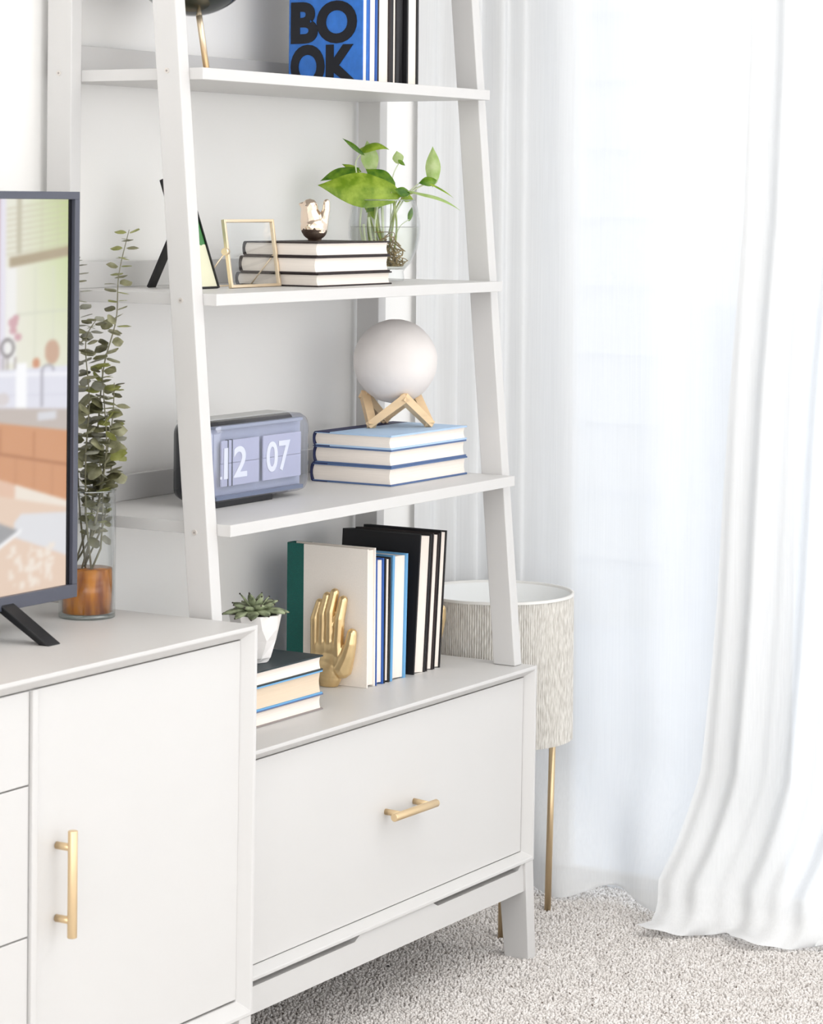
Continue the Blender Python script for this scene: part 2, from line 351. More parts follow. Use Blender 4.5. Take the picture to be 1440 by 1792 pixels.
for a, b in ((zA, z2_ - .001), (z2_ + .001, z1_ - .001), (z1_ + .001, zB)):
    dd = build('drawer', MB().box(-1.98, xd0, DF, .02, a, b), LACQ, mc, bevel=.0012)
    zc = (a + b) / 2
    handle(dd, [((-1.75, DF - .001, zc), (-1.75, DF - .0275, zc)), ((-1.66, DF - .001, zc), (-1.66, DF - .0275, zc))], (-1.78, DF - .0275, zc), (-1.63, DF - .0275, zc))
build('door', MB().box(MX0 + .025, -1.983, DF, .02, zA, zB), LACQ, mc, bevel=.001)
for xo, sx in ((MX1 - .006, 1), (MX0 + .006, -1)):
    for ya, yb in ((MY, MY + .05), (.31, .355)):
        build('leg', MB().hexa([(xo + sx * .002 - sx * .028, ya, 0), (xo + sx * .002, ya, 0), (xo + sx * .002, yb, 0), (xo + sx * .002 - sx * .028, yb, 0), (xo - sx * .031, ya + .002, MZ0 + .0005), (xo - sx * .001, ya + .002, MZ0 + .0005), (xo - sx * .001, yb + .004, MZ0 + .0005), (xo - sx * .031, yb + .004, MZ0 + .0005)]), LACQ, mc, bevel=.0012)
# ------------------------------------------------------------------ ladder shelf
ls = thing('ladder_shelf', 'tall white ladder shelf with leaning front rails standing on the drawer cabinet', 'shelf', (-.45, .2, .52))
LEAN = .08364
def fy(z): return .026 + LEAN * (z - .52)          # front face of the leaning rail
ZT = 2.15
for x0, x1 in ((-.918, -.893), (-.034, -.009)):
    r = build('front_rail', MB().hexa([(x0, fy(.5205), .5205), (x1, fy(.5205), .5205), (x1, fy(.5205) + .043, .5205), (x0, fy(.5205) + .043, .5205), (x0, fy(ZT), ZT), (x1, fy(ZT), ZT), (x1, fy(ZT) + .043, ZT), (x0, fy(ZT) + .043, ZT)]), LACQ, ls, bevel=.0015)
    xb = (x0, x1) if x0 < -.5 else (x0, x1)
    rb = build('rear_rail', MB().box(xb[0], xb[1], .314, .361, .5205, ZT), LACQ, ls, bevel=.0015)
    for z in (.8432, 1.185, 1.5258, 1.87):
        for rr, yy in ((r, fy(z) + .023), (rb, .338)):
            build('screw', MB().tube([(x0 - .0012, yy, z), (x0 + .001, yy, z)], .0042, 14), SCREW, rr)
            build('screw_socket', MB().tube([(x0 - .0016, yy, z), (x0 - .0008, yy, z)], .0017, 6), SCREWD, rr)
def shelf(z):
    th = .0178; a, b = -.8928, -.0342
    build('shelf_board', MB().box(a, b, fy(z) - .025, .361, z - th, z), LACQ, ls, bevel=.0009)
    build('back_lip', MB().box(a, b, .349, .361, z, z + .041), LACQ, ls, bevel=.001)
for z in (.8546, 1.195, 1.531, 1.87): shelf(z)
# ------------------------------------------------------------------ books
def book(label, t, w, h, cover, page=PAGE, loc=(0, 0, 0), rot=(0, 0, 0), group=None, spine=None, spine_w=0., bt=.0024, front=None, inset=.003, back=None):
    """local: thickness x, fore-edge at y=0, spine at y=w, height z"""
    r = thing('book', label, 'book', loc, group, rot); OFF[r.name] = Vector((0, 0, 0))
    bd = MB().box(0, bt, 0, w - .004, 0, h).box(t - bt, t, 0, w - .004, 0, h)
    n = 6; out = [(0, w - .006), (0, w - .003)]
    arc = [(t / 2 - (t / 2) * math.cos(math.pi * k / n), w - .004 + .004 * math.sin(math.pi * k / n)) for k in range(n + 1)]
    inn = [(t / 2 - (t / 2 - bt) * math.cos(math.pi * k / n), w - .0065 + .004 * math.sin(math.pi * k / n)) for k in range(n + 1)]
    sp = MB().prism([arc[0]] + arc[1:] + inn[::-1], 'z', 0, h, True)
    if spine is None:
        bd.v, bd.f, bd.sm = bd.v + sp.v, bd.f + [tuple(i + len(bd.v) for i in f) for f in sp.f], bd.sm + sp.sm
    cv = build('cover', bd, cover, r, world=False)
    if spine is not None:
        e = .0002
        sp.box(-e, bt * .5, w - spine_w, w - .0038, -e, h + e).box(t - bt * .5, t + e, w - spine_w, w - .0038, -e, h + e)
        q = build('spine_cloth', sp, spine, r, world=False); q['label'] = 'spine strip in a darker cloth'
    if back is not None:
        build('back_board', MB().box(t - bt * .6, t + .0002, -.0002, w - .0045, -.0002, h + .0002), back, r, world=False)
    # page block, hollow fore-edge and rounded back
    m = 5; fe = [(bt + (t - 2 * bt) * k / m, inset + .0022 * math.sin(math.pi * k / m)) for k in range(m + 1)]
    be = [(bt + (t - 2 * bt) * k / m, w - .0068 + .0032 * math.sin(math.pi * k / m)) for k in range(m + 1)]
    build('page_block', MB().prism(fe + be[::-1], 'z', inset, h - inset), page, r, world=False)
    return r
HP = math.pi / 2
# lying book: origin at right end, fore-edge, underside
def lying(label, x1, y0, z0, t, w, L, cover, yaw=0., **k):
    return book(label, t, w, L, cover, loc=(x1, y0, z0), rot=(0, -HP, yaw), **k)
# (rot about Y by -90: local x -> z, local z -> -x)
G = 'books stacked under the bird'
z = 1.1952
lying('pale paged dark bound book, lowest of the three under the golden bird', -.310, .115, z, .0215, .163, .224, BROWN, group=G); z += .0217
lying('cream paged dark bound book, middle of the three under the golden bird', -.316, .115, z, .0268, .152, .224, BROWN, group=G); z += .027
lying('dark bound book, topmost of the three, with the golden bird on it', -.318, .114, z, .0235, .148, .219, BROWN, group=G); ZB = z + .0237
G = 'books stacked under the moon lamp'
z = .8548
lying('blue bound book, lowest of the three under the moon lamp', -.058, .112, z, .0316, .163, .254, SLATEB, group=G, spine=NAVY, spine_w=.035, bt=.0028); z += .0318
lying('blue bound book, middle of the three under the moon lamp', -.060, .113, z, .0292, .158, .250, SLATEB, group=G, spine=NAVY, spine_w=.0, bt=.0028); z += .0294
lying('powder blue book with navy spine, topmost, with the moon lamp on it', -.058, .113, z, .0240, .158, .253, POWDER, group=G, spine=NAVY, spine_w=.035, bt=.0028); ZM = z + .0243
G = 'books stacked under the succulent'
z = .5202
lying('taupe bound book, lowest of the three under the potted succulent', -.5424, .094, z, .0252, .152, .222, TAUPE, group=G, back=SLATEB); z += .0254
lying('tan paged book with sky blue covers, middle of the succulent stack', -.5430, .0945, z, .0372, .150, .222, SKYB, page=PAGE_TAN, group=G); z += .0374
lying('charcoal green book, topmost of its stack, under the potted succulent', -.5424, .0945, z, .0240, .152, .222, CHARC, group=G); ZP = z + .0242
# standing rows.  x positions measured along the fore-edges
def standing(label, x0, t, w, h, cover, z0, y0=.131, lean=0., **k):
    return book(label, t, w, h, cover, loc=(x0, y0, z0), rot=(0, lean, 0), **k)
G = 'books standing between the gold hands'
Z = .5203
standing('large cream book with a wide dark green spine, gold hand against it', -.3535, .0262, .165, .232, CREAM, Z, group=G, spine=GREEN, spine_w=.037, bt=.0035)
standing('slim mid blue book right behind the large cream book', -.3255, .0245, .150, .212, BLUE, Z, group=G, bt=.0035)
standing('slim black book with white pages between blue books', -.3000, .0190, .150, .211, DARK, Z, group=G, bt=.004, lean=.012)
standing('sky blue book standing just before the three leaning black books', -.2790, .0490, .150, .213, SKYB, Z, group=G, bt=.0065, lean=.03, page=PAGE)
standing('tall black book, broadest of the leaning black ones', -.2045, .0400, .163, .240, DARK, Z, group=G, lean=.085, bt=.0042)
standing('tall narrow dark book, middle of the three leaning black ones', -.1622, .0240, .163, .238, BROWN, Z, group=G, lean=.088, bt=.004)
standing('tall black book leaning at the right end of the row', -.1360, .0215, .163, .240, DARK, Z, group=G, lean=.090, bt=.0026)
G = 'books on the top shelf'
Z = 1.5313
bk = standing('bright blue book with huge black letters on its cover', -.3835, .0180, .150, .235, mat('bright_blue_print', (52, 118, 205), .5, noise=.12, nscale=60, bump=.15, bscale=900), Z, y0=.13, group=G)
standing('book with a mid blue board, next to the lettered blue book', -.3645, .0270, .152, .240, BLUE, Z, y0=.13, group=G, bt=.004)
standing('thick white paged book with dark brown boards on the top shelf', -.3372, .0415, .155, .245, BROWN, Z, y0=.13, group=G, bt=.0050)
standing('slim book with heavy black boards, white pages between, on top shelf', -.2955, .0268, .158, .245, DARK, Z, y0=.13, group=G, bt=.0085)
book('solid black spine of a book turned spine outwards on the top shelf', .0240, .150, .243, DARK, loc=(-.2442, .285, Z), rot=(0, 0, math.pi), group=G)
standing('white paged book at the right end of the top shelf row', -.2434, .0385, .158, .250, DARK, Z, y0=.13, group=G, bt=.0050)
BL = mat('black_print', (10, 12, 24), .5)
for s, zz, hh in (('BO', .0655, .0715), ('OK', -.010, .0745)):
    tm = fit(text_mesh(s, .1, .0006, .0045), .132, hh)
    # letters run from the spine towards the fore-edge on the board facing -x
    tm.xf(Matrix(((0, 0, -1, -.0006), (-1, 0, 0, .143), (0, 1, 0, zz), (0, 0, 0, 1))))
    tm.v = [(v[0], v[1], max(v[2], .001)) for v in tm.v]
    q = build('lettering', tm, BL, bk, world=False); q['label'] = 'heavy black letters %s' % s
# ------------------------------------------------------------------ gold hand bookends
def hand_mesh():
    mb = MB(); P = lambda y, z, x=0.: (x, y, z)
    # y grows away from the camera; x is the depth of the hand, its back towards -x
    F = [  # knuckle, middle joint, tip, radii
        [(.2225, .600), (.2220, .632), (.2155, .6585), (.0087, .0085, .0074)],
        [(.2080, .600), (.2065, .640), (.2005, .6705), (.0091, .0088, .0077)],
        [(.1925, .600), (.1915, .645), (.1855, .6775), (.0094, .0091, .0079)],
        [(.1765, .596), (.1735, .635), (.1685, .6665), (.0100, .0094, .0080)]]
    for i, (a, b, c, r) in enumerate(F):
        chain(mb, [P(a[0] - .0008, .565, 0), P(*a, -.0015), P(*b, -.003), P(*c, .001)], [r[0] * 1.15, r[0], r[1], r[2]])
    chain(mb, [P(.170, .552, .002), P(.1590, .574, 0), P(.1525, .595, -.001), P(.1500, .6125, .0)], [.0175, .0128, .0103, .0087])
    for y, z, r, s in ((.206, .582, .0215, (.55, 1, 1)), (.189, .582, .0215, (.6, 1, 1)), (.210, .563, .020, (.65, 1, 1.1)), (.190, .560, .0250, (.64, 1, 1.1)), (.176, .560, .019, (.75, 1, 1.2))):
        mb.ico((0.001, y, z), r, 3, s)
    for y, z, r in ((.1925, .552, .0235), (.1930, .545, .0232), (.1940, .538, .0218), (.1950, .531, .0195), (.1960, .524, .0172), (.1965, .517, .0155)):
        mb.ico((0.001, y, z), r, 3, (.78, 1, .9))
    out = blob(mb, .0010, 5)
    out.v = [(v[0], v[1], max(v[2], .5206)) for v in out.v]
    return out
hm = hand_mesh()
HX = -.3700
h1 = thing('hand_bookend', 'gold hand bookend pressing against the cream book', 'bookend', (HX, .19, .52), 'gold hand bookends')
hw1 = MB(); hw1.v = [(v[0] + HX, v[1], v[2]) for v in hm.v]; hw1.f = hm.f; hw1.sm = hm.sm
hb = build('hand', hw1, SATIN, h1)
# mirrored mate beyond the last black book
h2 = thing('hand_bookend', 'gold hand bookend peeking out behind the leaning black books', 'bookend', (-.062, .165, .52), 'gold hand bookends')
HY = at(778.5, 1122, 'x', -.062).y - min(v[1] for v in hm.v)
hw2 = MB(); hw2.v = [(-v[0] - .062, v[1] + HY, v[2]) for v in hm.v]; hw2.f = hm.f; hw2.sm = hm.sm
build('hand', hw2, SATIN, h2)
# ------------------------------------------------------------------ bird
def bird():
    c = at(549, 426, 'y', .165); bx, by, bz = c.x, c.y, ZB
    u = Vector((_R.x, _R.y, 0)).normalized()      # the bird is turned side-on
    mb = MB()
    def Q(a, b): return Vector((bx, by, bz)) + u * a + Vector((0, 0, b))
    mb.ico(Q(.000, .0235), .0225, 3, (1, 1, .88)); mb.ico(Q(.001, .017), .0205, 3, (1, 1, .75))
    chain(mb, [Q(-.003, .032), Q(-.0065, .047), Q(-.0070, .0560)], [.0195, .0155, .0140])
    chain(mb, [Q(-.0165, .0585), Q(-.0240, .0610)], [.0066, .0014], .001)
    chain(mb, [Q(.008, .020), Q(.0165, .040), Q(.0200, .0520), Q(.0205, .0640)], [.015, .0085, .0066, .0056])
    chain(mb, [Q(-.0035, .0035), Q(-.0035, .001)], [.0065, .0060]); chain(mb, [Q(.0065, .0035), Q(.0065, .001)], [.0065, .0060])
    o = blob(mb, .0009, 4); o.v = [(v[0], v[1], max(v[2], bz + .0003)) for v in o.v]
    t = thing('bird_figurine', 'small shiny rose gold bird standing on the book stack', 'figurine', (bx, by, bz)); build('body', o, ROSE, t)
    for sd in (-1, 1):
        e = Q(-.0125, .0585) + Vector((_F.x, _F.y, 0)).normalized() * (-.0108 * sd)
        build('eye', MB().ico(e, .0013, 1), BLACKP, t)
bird()
# ------------------------------------------------------------------ moon lamp on zigzag stand
MC = Vector((-.1455, .2086, 1.054))
mt = thing('moon_lamp', 'round white moon lamp resting on a wooden zigzag stand', 'lamp', (MC.x, MC.y, MC.z - .0735))
bm = bmesh.new(); bmesh.ops.create_icosphere(bm, subdivisions=5, radius=.0735)
from mathutils import noise as mnoise
for v in bm.verts:
    n = v.co.normalized(); v.co = n * (.0735 + .0006 * mnoise.noise(n * 3) + .0005 * mnoise.noise(n * 9) + .00035 * mnoise.noise(n * 26))
me = bpy.data.meshes.new('globe'); bm.to_mesh(me); bm.free(); me.polygons.foreach_set('use_smooth', [True] * len(me.polygons))
g = link('globe', me, mat('moon_plastic', (228, 222, 219), .75, noise=.03, nscale=18, bump=.12, bscale=90), mt); g.location = (0, 0, .0735)
WOOD = mat('beech_wood', (226, 196, 156), .55, noise=.1, nscale=10, stretch=(1, 1, 6), bump=.05, bscale=60)
st = thing('zigzag_stand', 'light beech zigzag stand carrying the white moon lamp on blue books', 'stand', (MC.x, MC.y, ZM))
def zig():
    ctr = Vector((MC.x, MC.y, 0)); n = Vector((.647, .765, 0)).normalized(); rot = math.atan2(n.y, n.x)
    Rr = .060; lo, hi = ZM + .006, ZM + .0515
    pts = []
    for k in range(6):
        a = rot + math.pi + k * math.pi / 3         # k=0 is the peak nearest the camera
        pts.append(ctr + Vector((math.cos(a), math.sin(a), 0)) * (Rr if k % 2 else Rr * .90) + Vector((0, 0, lo if k % 2 else hi)))
    for k in range(6):
        A, B = pts[k], pts[(k + 1) % 6]; d = (B - A).normalized(); out = ((A + B) / 2 - ctr); out.z = 0; out.normalize()
        out = (out - d * out.dot(d)).normalized(); w = d.cross(out).normalized()
        A2, B2 = A - d * .006, B + d * .006; t, hh = .0075, .0075
        vs = [P + out * so * t + w * sw * hh for P in (A2, B2) for so, sw in ((-1, -1), (1, -1), (1, 1), (-1, 1))]
        q = MB().add(vs, [(0, 1, 2, 3), (7, 6, 5, 4), (0, 4, 5, 1), (1, 5, 6, 2), (2, 6, 7, 3), (3, 7, 4, 0)])
        q.v = [(v[0], v[1], max(v[2], ZM + .0002)) for v in q.v]
        build('bar', q, WOOD, st)
zig()
# ------------------------------------------------------------------ flip clock
def clock():
    x0, x1, yf, yb, z0, z1 = -.750, -.4845, .158, .247, .8625, .9885
    t = thing('flip_clock', 'boxy flip clock with clear rounded front beside the blue book stack', 'clock', ((x0 + x1) / 2, (yf + yb) / 2, .8548))
    build('base_plate', MB().box(x0 + .008, x1 - .095, yf + .012, yb - .02, .8548, z0 + .002), BLACKP, t)
    body = MB(); n = 8; r = .020
    # dark case, open towards the front, rounded at the rear
    def ring(y, ins, rr): return [(p[0], y, p[1]) for p in rrect(x0 + ins, x1 - ins, z0 + ins, z1 - ins, max(rr, .002))]
    rs = [ring(yf + .036, .0, r), ring(yb - .014, .0, r), ring(yb - .004, .004, r - .003), ring(yb, .012, r - .008)]
    m = len(rs[0]); vs = [v for q in rs for v in q]; fs = []
    for i in range(len(rs) - 1):
        for k in range(m): k2 = (k + 1) % m; fs.append((i * m + k, i * m + k2, (i + 1) * m + k2, (i + 1) * m + k))
    fs.append(tuple((len(rs) - 1) * m + k for k in range(m))); fs.append(tuple(reversed(range(m))))
    body.add(vs, fs, True); b = build('case', body, mat('smoked_black_case', (14, 17, 26), .16, coat=.3), t)
    build('top_reflection', MB().box(x0 + .008, x1 - .008, yf + .036, yb - .006, z1 - .004, z1 + .0012), mat('top_reflection_grey', (196, 196, 194), .35), t, bevel=.001)  # light grey puts the reflection on the case top into its colour
    # clear shell
    sh = MB(); rs = [ring(yf + .040, -.0006, r), ring(yf + .014, -.0006, r), ring(yf + .0045, .0030, r - .001), ring(yf, .0115, r - .008)]
    vs = [v for q in rs for v in q]; fs = []
    for i in range(3):
        for k in range(m): k2 = (k + 1) % m; fs.append((i * m + k, i * m + k2, (i + 1) * m + k2, (i + 1) * m + k))
    fs.append(tuple(3 * m + k for k in range(m)))
    sh.add(vs, fs, True); sh.sm[-1] = False
    c = build('clear_cover', sh, CLEARP, t)
    FACE = mat('dial_grey', (178, 182, 198), .5); CARD = mat('flip_card', (196, 196, 214), .45); CARD2 = mat('flip_card_edge', (140, 144, 166), .45)  # flip card tone has the glare over dark cards put into it
    y = yf + .020
    build('dial_plate', MB().box(x0 + .006, x1 - .005, y, y + .004, z0 + .008, z1 - .008), FACE, t)
    build('lower_tray', MB().box(x0 + .012, x1 - .012, yf + .008, y, z0 + .004, z0 + .010), mat('tray_slate', (120, 132, 154), .35), t)
    build('upper_tray', MB().box(x0 + .012, x1 - .012, yf + .010, y, z1 - .012, z1 - .007), mat('tray_slate2', (168, 174, 188), .35), t)
    zc = .9225
    for a, b_ in ((-.721, -.618), (-.607, -.499)):
        for k, (p, q) in enumerate(((zc + .0002, zc + .036), (zc - .036, zc - .0002))):
            cd = build('flip_card', MB().box(a, b_, y - .009, y - .006, p, q), CARD, t, bevel=.0008)
    for xx in (-.7035, -.6925):  # dark reflection behind the digits, put in as two bars
        build('reflection_bar', MB().tube([(xx, y - .0068, zc - .036), (xx, y - .0068, zc + .037)], .0028, 10), mat('reflection_dark', (26, 40, 66), .3), t)
    for s, a, b_, pz, hh in (('12', -.7155, -.6530, .8985, .0490), ('07', -.5990, -.5320, .8990, .0490)):
        tm = fit(text_mesh(s, .1, .0004, .0016), b_ - a, hh); tm.xf(Matrix(((1, 0, 0, a), (0, 0, 1, y - .0098), (0, 1, 0, pz), (0, 0, 0, 1))))
        q = build('digits', tm, mat('digit_white', (255, 255, 255), .4), t); q['label'] = 'white numerals %s' % s
    build('dot', MB().tube([(-.7235, y - .0105, .9010), (-.7235, y - .0098, .9010)], .0024, 12), MATS['digit_white'], t)
clock()
# ------------------------------------------------------------------ picture frames on the second shelf
def sheet(c, ux, uz, w, h, t, nrm):
    c, ux, uz, nrm = map(Vector, (c, ux, uz, nrm)); return [c + ux * a + uz * b + nrm * d for d in (0, t) for a, b in ((-w / 2, 0), (w / 2, 0), (w / 2, h), (-w / 2, h))]
def bars(mb, c, ux, uz, w, h, bw, t):
    ux, uz = Vector(ux).normalized(), Vector(uz).normalized(); n = ux.cross(uz).normalized(); c = Vector(c)
    def bb(a0, a1, b0, b1):
        mb.hexa([c + ux * a + uz * b + n * d for d in (-t / 2, t / 2) for a, b in ((a0, b0), (a1, b0), (a1, b1), (a0, b1))])
    bb(-w / 2, -w / 2 + bw, 0, h); bb(w / 2 - bw, w / 2, 0, h); bb(-w / 2 + bw, w / 2 - bw, 0, bw); bb(-w / 2 + bw, w / 2 - bw, h - bw, h)
    return mb
# pale gold floating frame
def gold_frame():
    bl = at(403, 503, 'z', 1.1955); zz = 1.1955
    bl = Vector((-.697, .160, zz)); u = Vector((.995, .0, 0)).normalized()
    bl = at(403.5, 504, 'y', .182); bl.z = zz; br = at(490, 501, 'y', .186); br.z = zz
    u = (br - bl); w = u.length; u.normalize(); back = Vector((-u.y, u.x, 0)); h = .109
    up = (Vector((0, 0, 1)) * math.cos(.15) + back * math.sin(.15)).normalized(); c = (bl + br) / 2
    t = thing('photo_frame', 'empty pale gold frame of clear glass leaning on its stand', 'picture frame', tuple(c))
    build('frame', bars(MB(), c, u, up, w, h, .0046, .0065), PALEGOLD, t, bevel=.0006)
    n = u.cross(up).normalized()
    mb = MB(); mb.hexa([c + u * a + up * b + n * d for d in (-.0008, .0008) for a, b in ((-w / 2 + .005, .005), (w / 2 - .005, .005), (w / 2 - .005, h - .005), (-w / 2 + .005, h - .005))])
    build('pane', mb, GLASS, t)
    hg = c - u * (w / 2 + .002) + up * .058
    build('hinge', MB().tube([hg - u * .004, hg + u * .004], .0058, 14), PALEGOLD, t)
    ft = Vector((hg.x - .004, hg.y + .045, zz + .0012)); build('strut', MB().tube([hg, ft], .0012, 8), PALEGOLD, t)
    f2 = ft + u * w; build('strut', MB().tube([ft, f2], .0012, 8).tube([f2, hg + u * (w + .004)], .0012, 8), PALEGOLD, t)
gold_frame()
def black_frame():
    # wide frame leaning back, seen almost edge-on between the rails
    zz = 1.1955
    br = at(382, 503, 'y', .200); br.z = zz; w = .068; h = .181
    u = Vector((1, 0, 0)); back = Vector((0, 1, 0)); an = .353
    up = (Vector((0, 0, 1)) * math.cos(an) + back * math.sin(an)).normalized(); c = br - u * w / 2
    t = thing('photo_frame', 'black metal frame with a green photo leaning behind the left rail', 'picture frame', tuple(c))
    build('frame', bars(MB(), c, u, up, w, h, .0022, .007), BLACKM, t)
    n = u.cross(up).normalized(); mb = MB()
    mb.hexa([c + u * a + up * b + n * d for d in (-.001, .001) for a, b in ((-w / 2 + .003, .003), (w / 2 - .003, .003), (w / 2 - .003, h - .003), (-w / 2 + .003, h - .003))])
    m = bpy.data.materials.new('botanical_photo'); m.use_nodes = True; nt = m.node_tree; b = nt.nodes['Principled BSDF']; b.inputs['Roughness'].default_value = .25
    tcn = nt.nodes.new('ShaderNodeTexCoord'); sx = nt.nodes.new('ShaderNodeSeparateXYZ'); rp = nt.nodes.new('ShaderNodeValToRGB'); nz = nt.nodes.new('ShaderNodeTexNoise'); nz.inputs['Scale'].default_value = 40
    ad = nt.nodes.new('ShaderNodeMath'); ad.operation = 'MULTIPLY_ADD'; ad.inputs[1].default_value = .02
    nt.links.new(tcn.outputs['Object'], sx.inputs[0]); nt.links.new(tcn.outputs['Object'], nz.inputs['Vector']); nt.links.new(nz.outputs[0], ad.inputs[0]); nt.links.new(sx.outputs[2], ad.inputs[2])
    mr = nt.nodes.new('ShaderNodeMapRange'); mr.inputs[2].default_value = .19; nt.links.new(ad.outputs[0], mr.inputs[0]); nt.links.new(mr.outputs[0], rp.inputs[0])
    e = rp.color_ramp; e.interpolation = 'CONSTANT'; e.elements[0].position = 0; e.elements[0].color = lin((226, 224, 196)) + (1,); e.elements[1].position = .40; e.elements[1].color = lin((70, 130, 74)) + (1,)
    q = e.elements.new(.62); q.color = lin((36, 84, 56)) + (1,); q = e.elements.new(.8); q.color = lin((120, 160, 120)) + (1,)
    nt.links.new(rp.outputs[0], b.inputs['Base Color']); build('photo', mb, m, t)
    foot = Vector((-.745, .290, zz + .001)); A = Vector((-.745, .2390, zz + .100))
    d = (foot - A); d.normalize(); sd = Vector((1, 0, 0)); sd = (sd - d * sd.dot(d)).normalized(); w2 = .0095
    mb = MB(); mb.hexa([P + sd * a_ * w2 + d.cross(sd) * b_ * .002 for P in (foot, A) for a_, b_ in ((-1, -1), (1, -1), (1, 1), (-1, 1))])
    build('strut', mb, BLACKM, t)
black_frame()
# ------------------------------------------------------------------ glass vase with pothos
VX, VY = at(672, 488, 'y', .22).x, .22; VZ = 1.1953
vs_ = thing('glass_vase', 'round clear glass vase of water behind the books carrying the bird', 'vase', (VX, VY, VZ))
prof = [(.0, .0005), (.034, .0005), (.035, .004), (.0335, .016), (.036, .020), (.047, .032), (.0575, .055), (.0625, .080), (.0625, .100), (.0585, .125), (.0535, .1405)]
inn = [(r - .0022, zz + (.003 if i < 3 else 0)) for i, (r, zz) in enumerate(prof)][4:]
build('bowl', MB().lathe(prof + inn[::-1] + [(.030, .0215), (.0, .0215)], (VX, VY, VZ), 56), GLASS, vs_)
build('rim', MB().tube([(VX + .0525 * math.cos(a), VY + .0525 * math.sin(a), VZ + .1408) for a in [2 * math.pi * k / 48 for k in range(49)]], .0012, 6, False), glassy('glass_rim', (226, 232, 230), .35), vs_)
wp = [(0, .0222), (.030, .0222), (.0340, .024), (.0445, .035), (.0548, .057), (.0595, .080), (.0598, .0935)]
WATER = glassy('water_body', (253, 254, 251), .01, .01, .3)
build('water', MB().lathe(wp, (VX, VY, VZ), 48), WATER, vs_)
build('water_surface', MB().lathe([(0, .0935), (.0585, .0935), (.0602, .0945)], (VX, VY, VZ), 48), glassy('water_surface', (222, 222, 216), .2), vs_)
LEAFM = {}
def leafmat(name, a, b):
    m = bpy.data.materials.new(name); m.use_nodes = True; nt = m.node_tree; p = nt.nodes['Principled BSDF']; p.inputs['Roughness'].default_value = .38
    t = nt.nodes.new('ShaderNodeTexCoord'); n = nt.nodes.new('ShaderNodeTexNoise'); n.inputs['Scale'].default_value = 55; n.inputs['Detail'].default_value = 3; r = nt.nodes.new('ShaderNodeValToRGB')
    r.color_ramp.elements[0].position = .35; r.color_ramp.elements[1].position = .68; r.color_ramp.elements[0].color = lin(a) + (1,); r.color_ramp.elements[1].color = lin(b) + (1,)
    nt.links.new(t.outputs['Object'], n.inputs['Vector']); nt.links.new(n.outputs[0], r.inputs[0]); nt.links.new(r.outputs[0], p.inputs['Base Color'])
    tl = nt.nodes.new('ShaderNodeBsdfTranslucent'); nt.links.new(r.outputs[0], tl.inputs[0]); mx = nt.nodes.new('ShaderNodeMixShader'); mx.inputs[0].default_value = .35
    nt.links.new(p.outputs[0], mx.inputs[1]); nt.links.new(tl.outputs[0], mx.inputs[2]); nt.links.new(mx.outputs[0], nt.nodes['Material Output'].inputs[0]); return m
LF = leafmat('pothos_leaf', (116, 150, 24), (172, 196, 70)); LFD = leafmat('pothos_leaf_dark', (62, 108, 16), (122, 160, 40)); LFP = leafmat('pothos_leaf_pale', (158, 186, 104), (192, 208, 148))
STEM = mat('pothos_stem', (150, 164, 84), .5); PSTEM = mat('pale_stem', (206, 214, 180), .5); ROOT = mat('root', (150, 128, 84), .7, noise=.2, nscale=90)
def leaf(parent, name, B, T, w, nrm, bend, m, fold=.15, heart=True, nt_=12, ns=6, belly=.38):
    """leaf blade from base B to tip T, half width w, lying towards nrm, arching by bend"""
    B, T, nrm = Vector(B), Vector(T), Vector(nrm).normalized(); ax = T - B; L = ax.length; ax.normalize()
    wd = nrm.cross(ax).normalized(); n = ax.cross(wd).normalized(); mb = MB(); vs = []
    for i in range(nt_ + 1):
        t = i / nt_
        q = t / belly if t < belly else (1 - t) / (1 - belly)
        ww = w * (math.sin(q * HP) ** (.55 if t < belly else 1.15)) if q > 0 else 0
        for j in range(ns + 1):
            s = -1 + 2 * j / ns
            back = (-.16 * L * (abs(s) ** 1.5) * max(0, 1 - t * 4)) if heart else 0
            vs.append(B + ax * (t * L + back) + wd * (s * ww) + n * (bend * L * 4 * t * (1 - t) * (.5 if t < .3 else .5) * 2 * .5 - fold * ww * abs(s) ** 1.4 + .02 * w * math.sin(9 * t + 3 * s)))
    fs = [(i * (ns + 1) + j, i * (ns + 1) + j + 1, (i + 1) * (ns + 1) + j + 1, (i + 1) * (ns + 1) + j) for i in range(nt_) for j in range(ns)]
    mb.add(vs, fs, True); return build(name, mb, m, parent, recalc=False)
pt = thing('pothos_plant', 'green pothos cuttings rooting in the round glass vase', 'plant', (VX, VY, VZ + .1))
toC = -_F.copy()
def dep(u, v, D): return Vector((CX, CY, CZ)) + (_F + _R * ((u - 720) / FPX) - _U * ((v - PY) / FPX)) * D
DV = (Vector((VX, VY, VZ + .1)) - Vector((CX, CY, CZ))).dot(_F)
def px(u, v, y): return dep(u, v, DV + (y - .215) * .9)
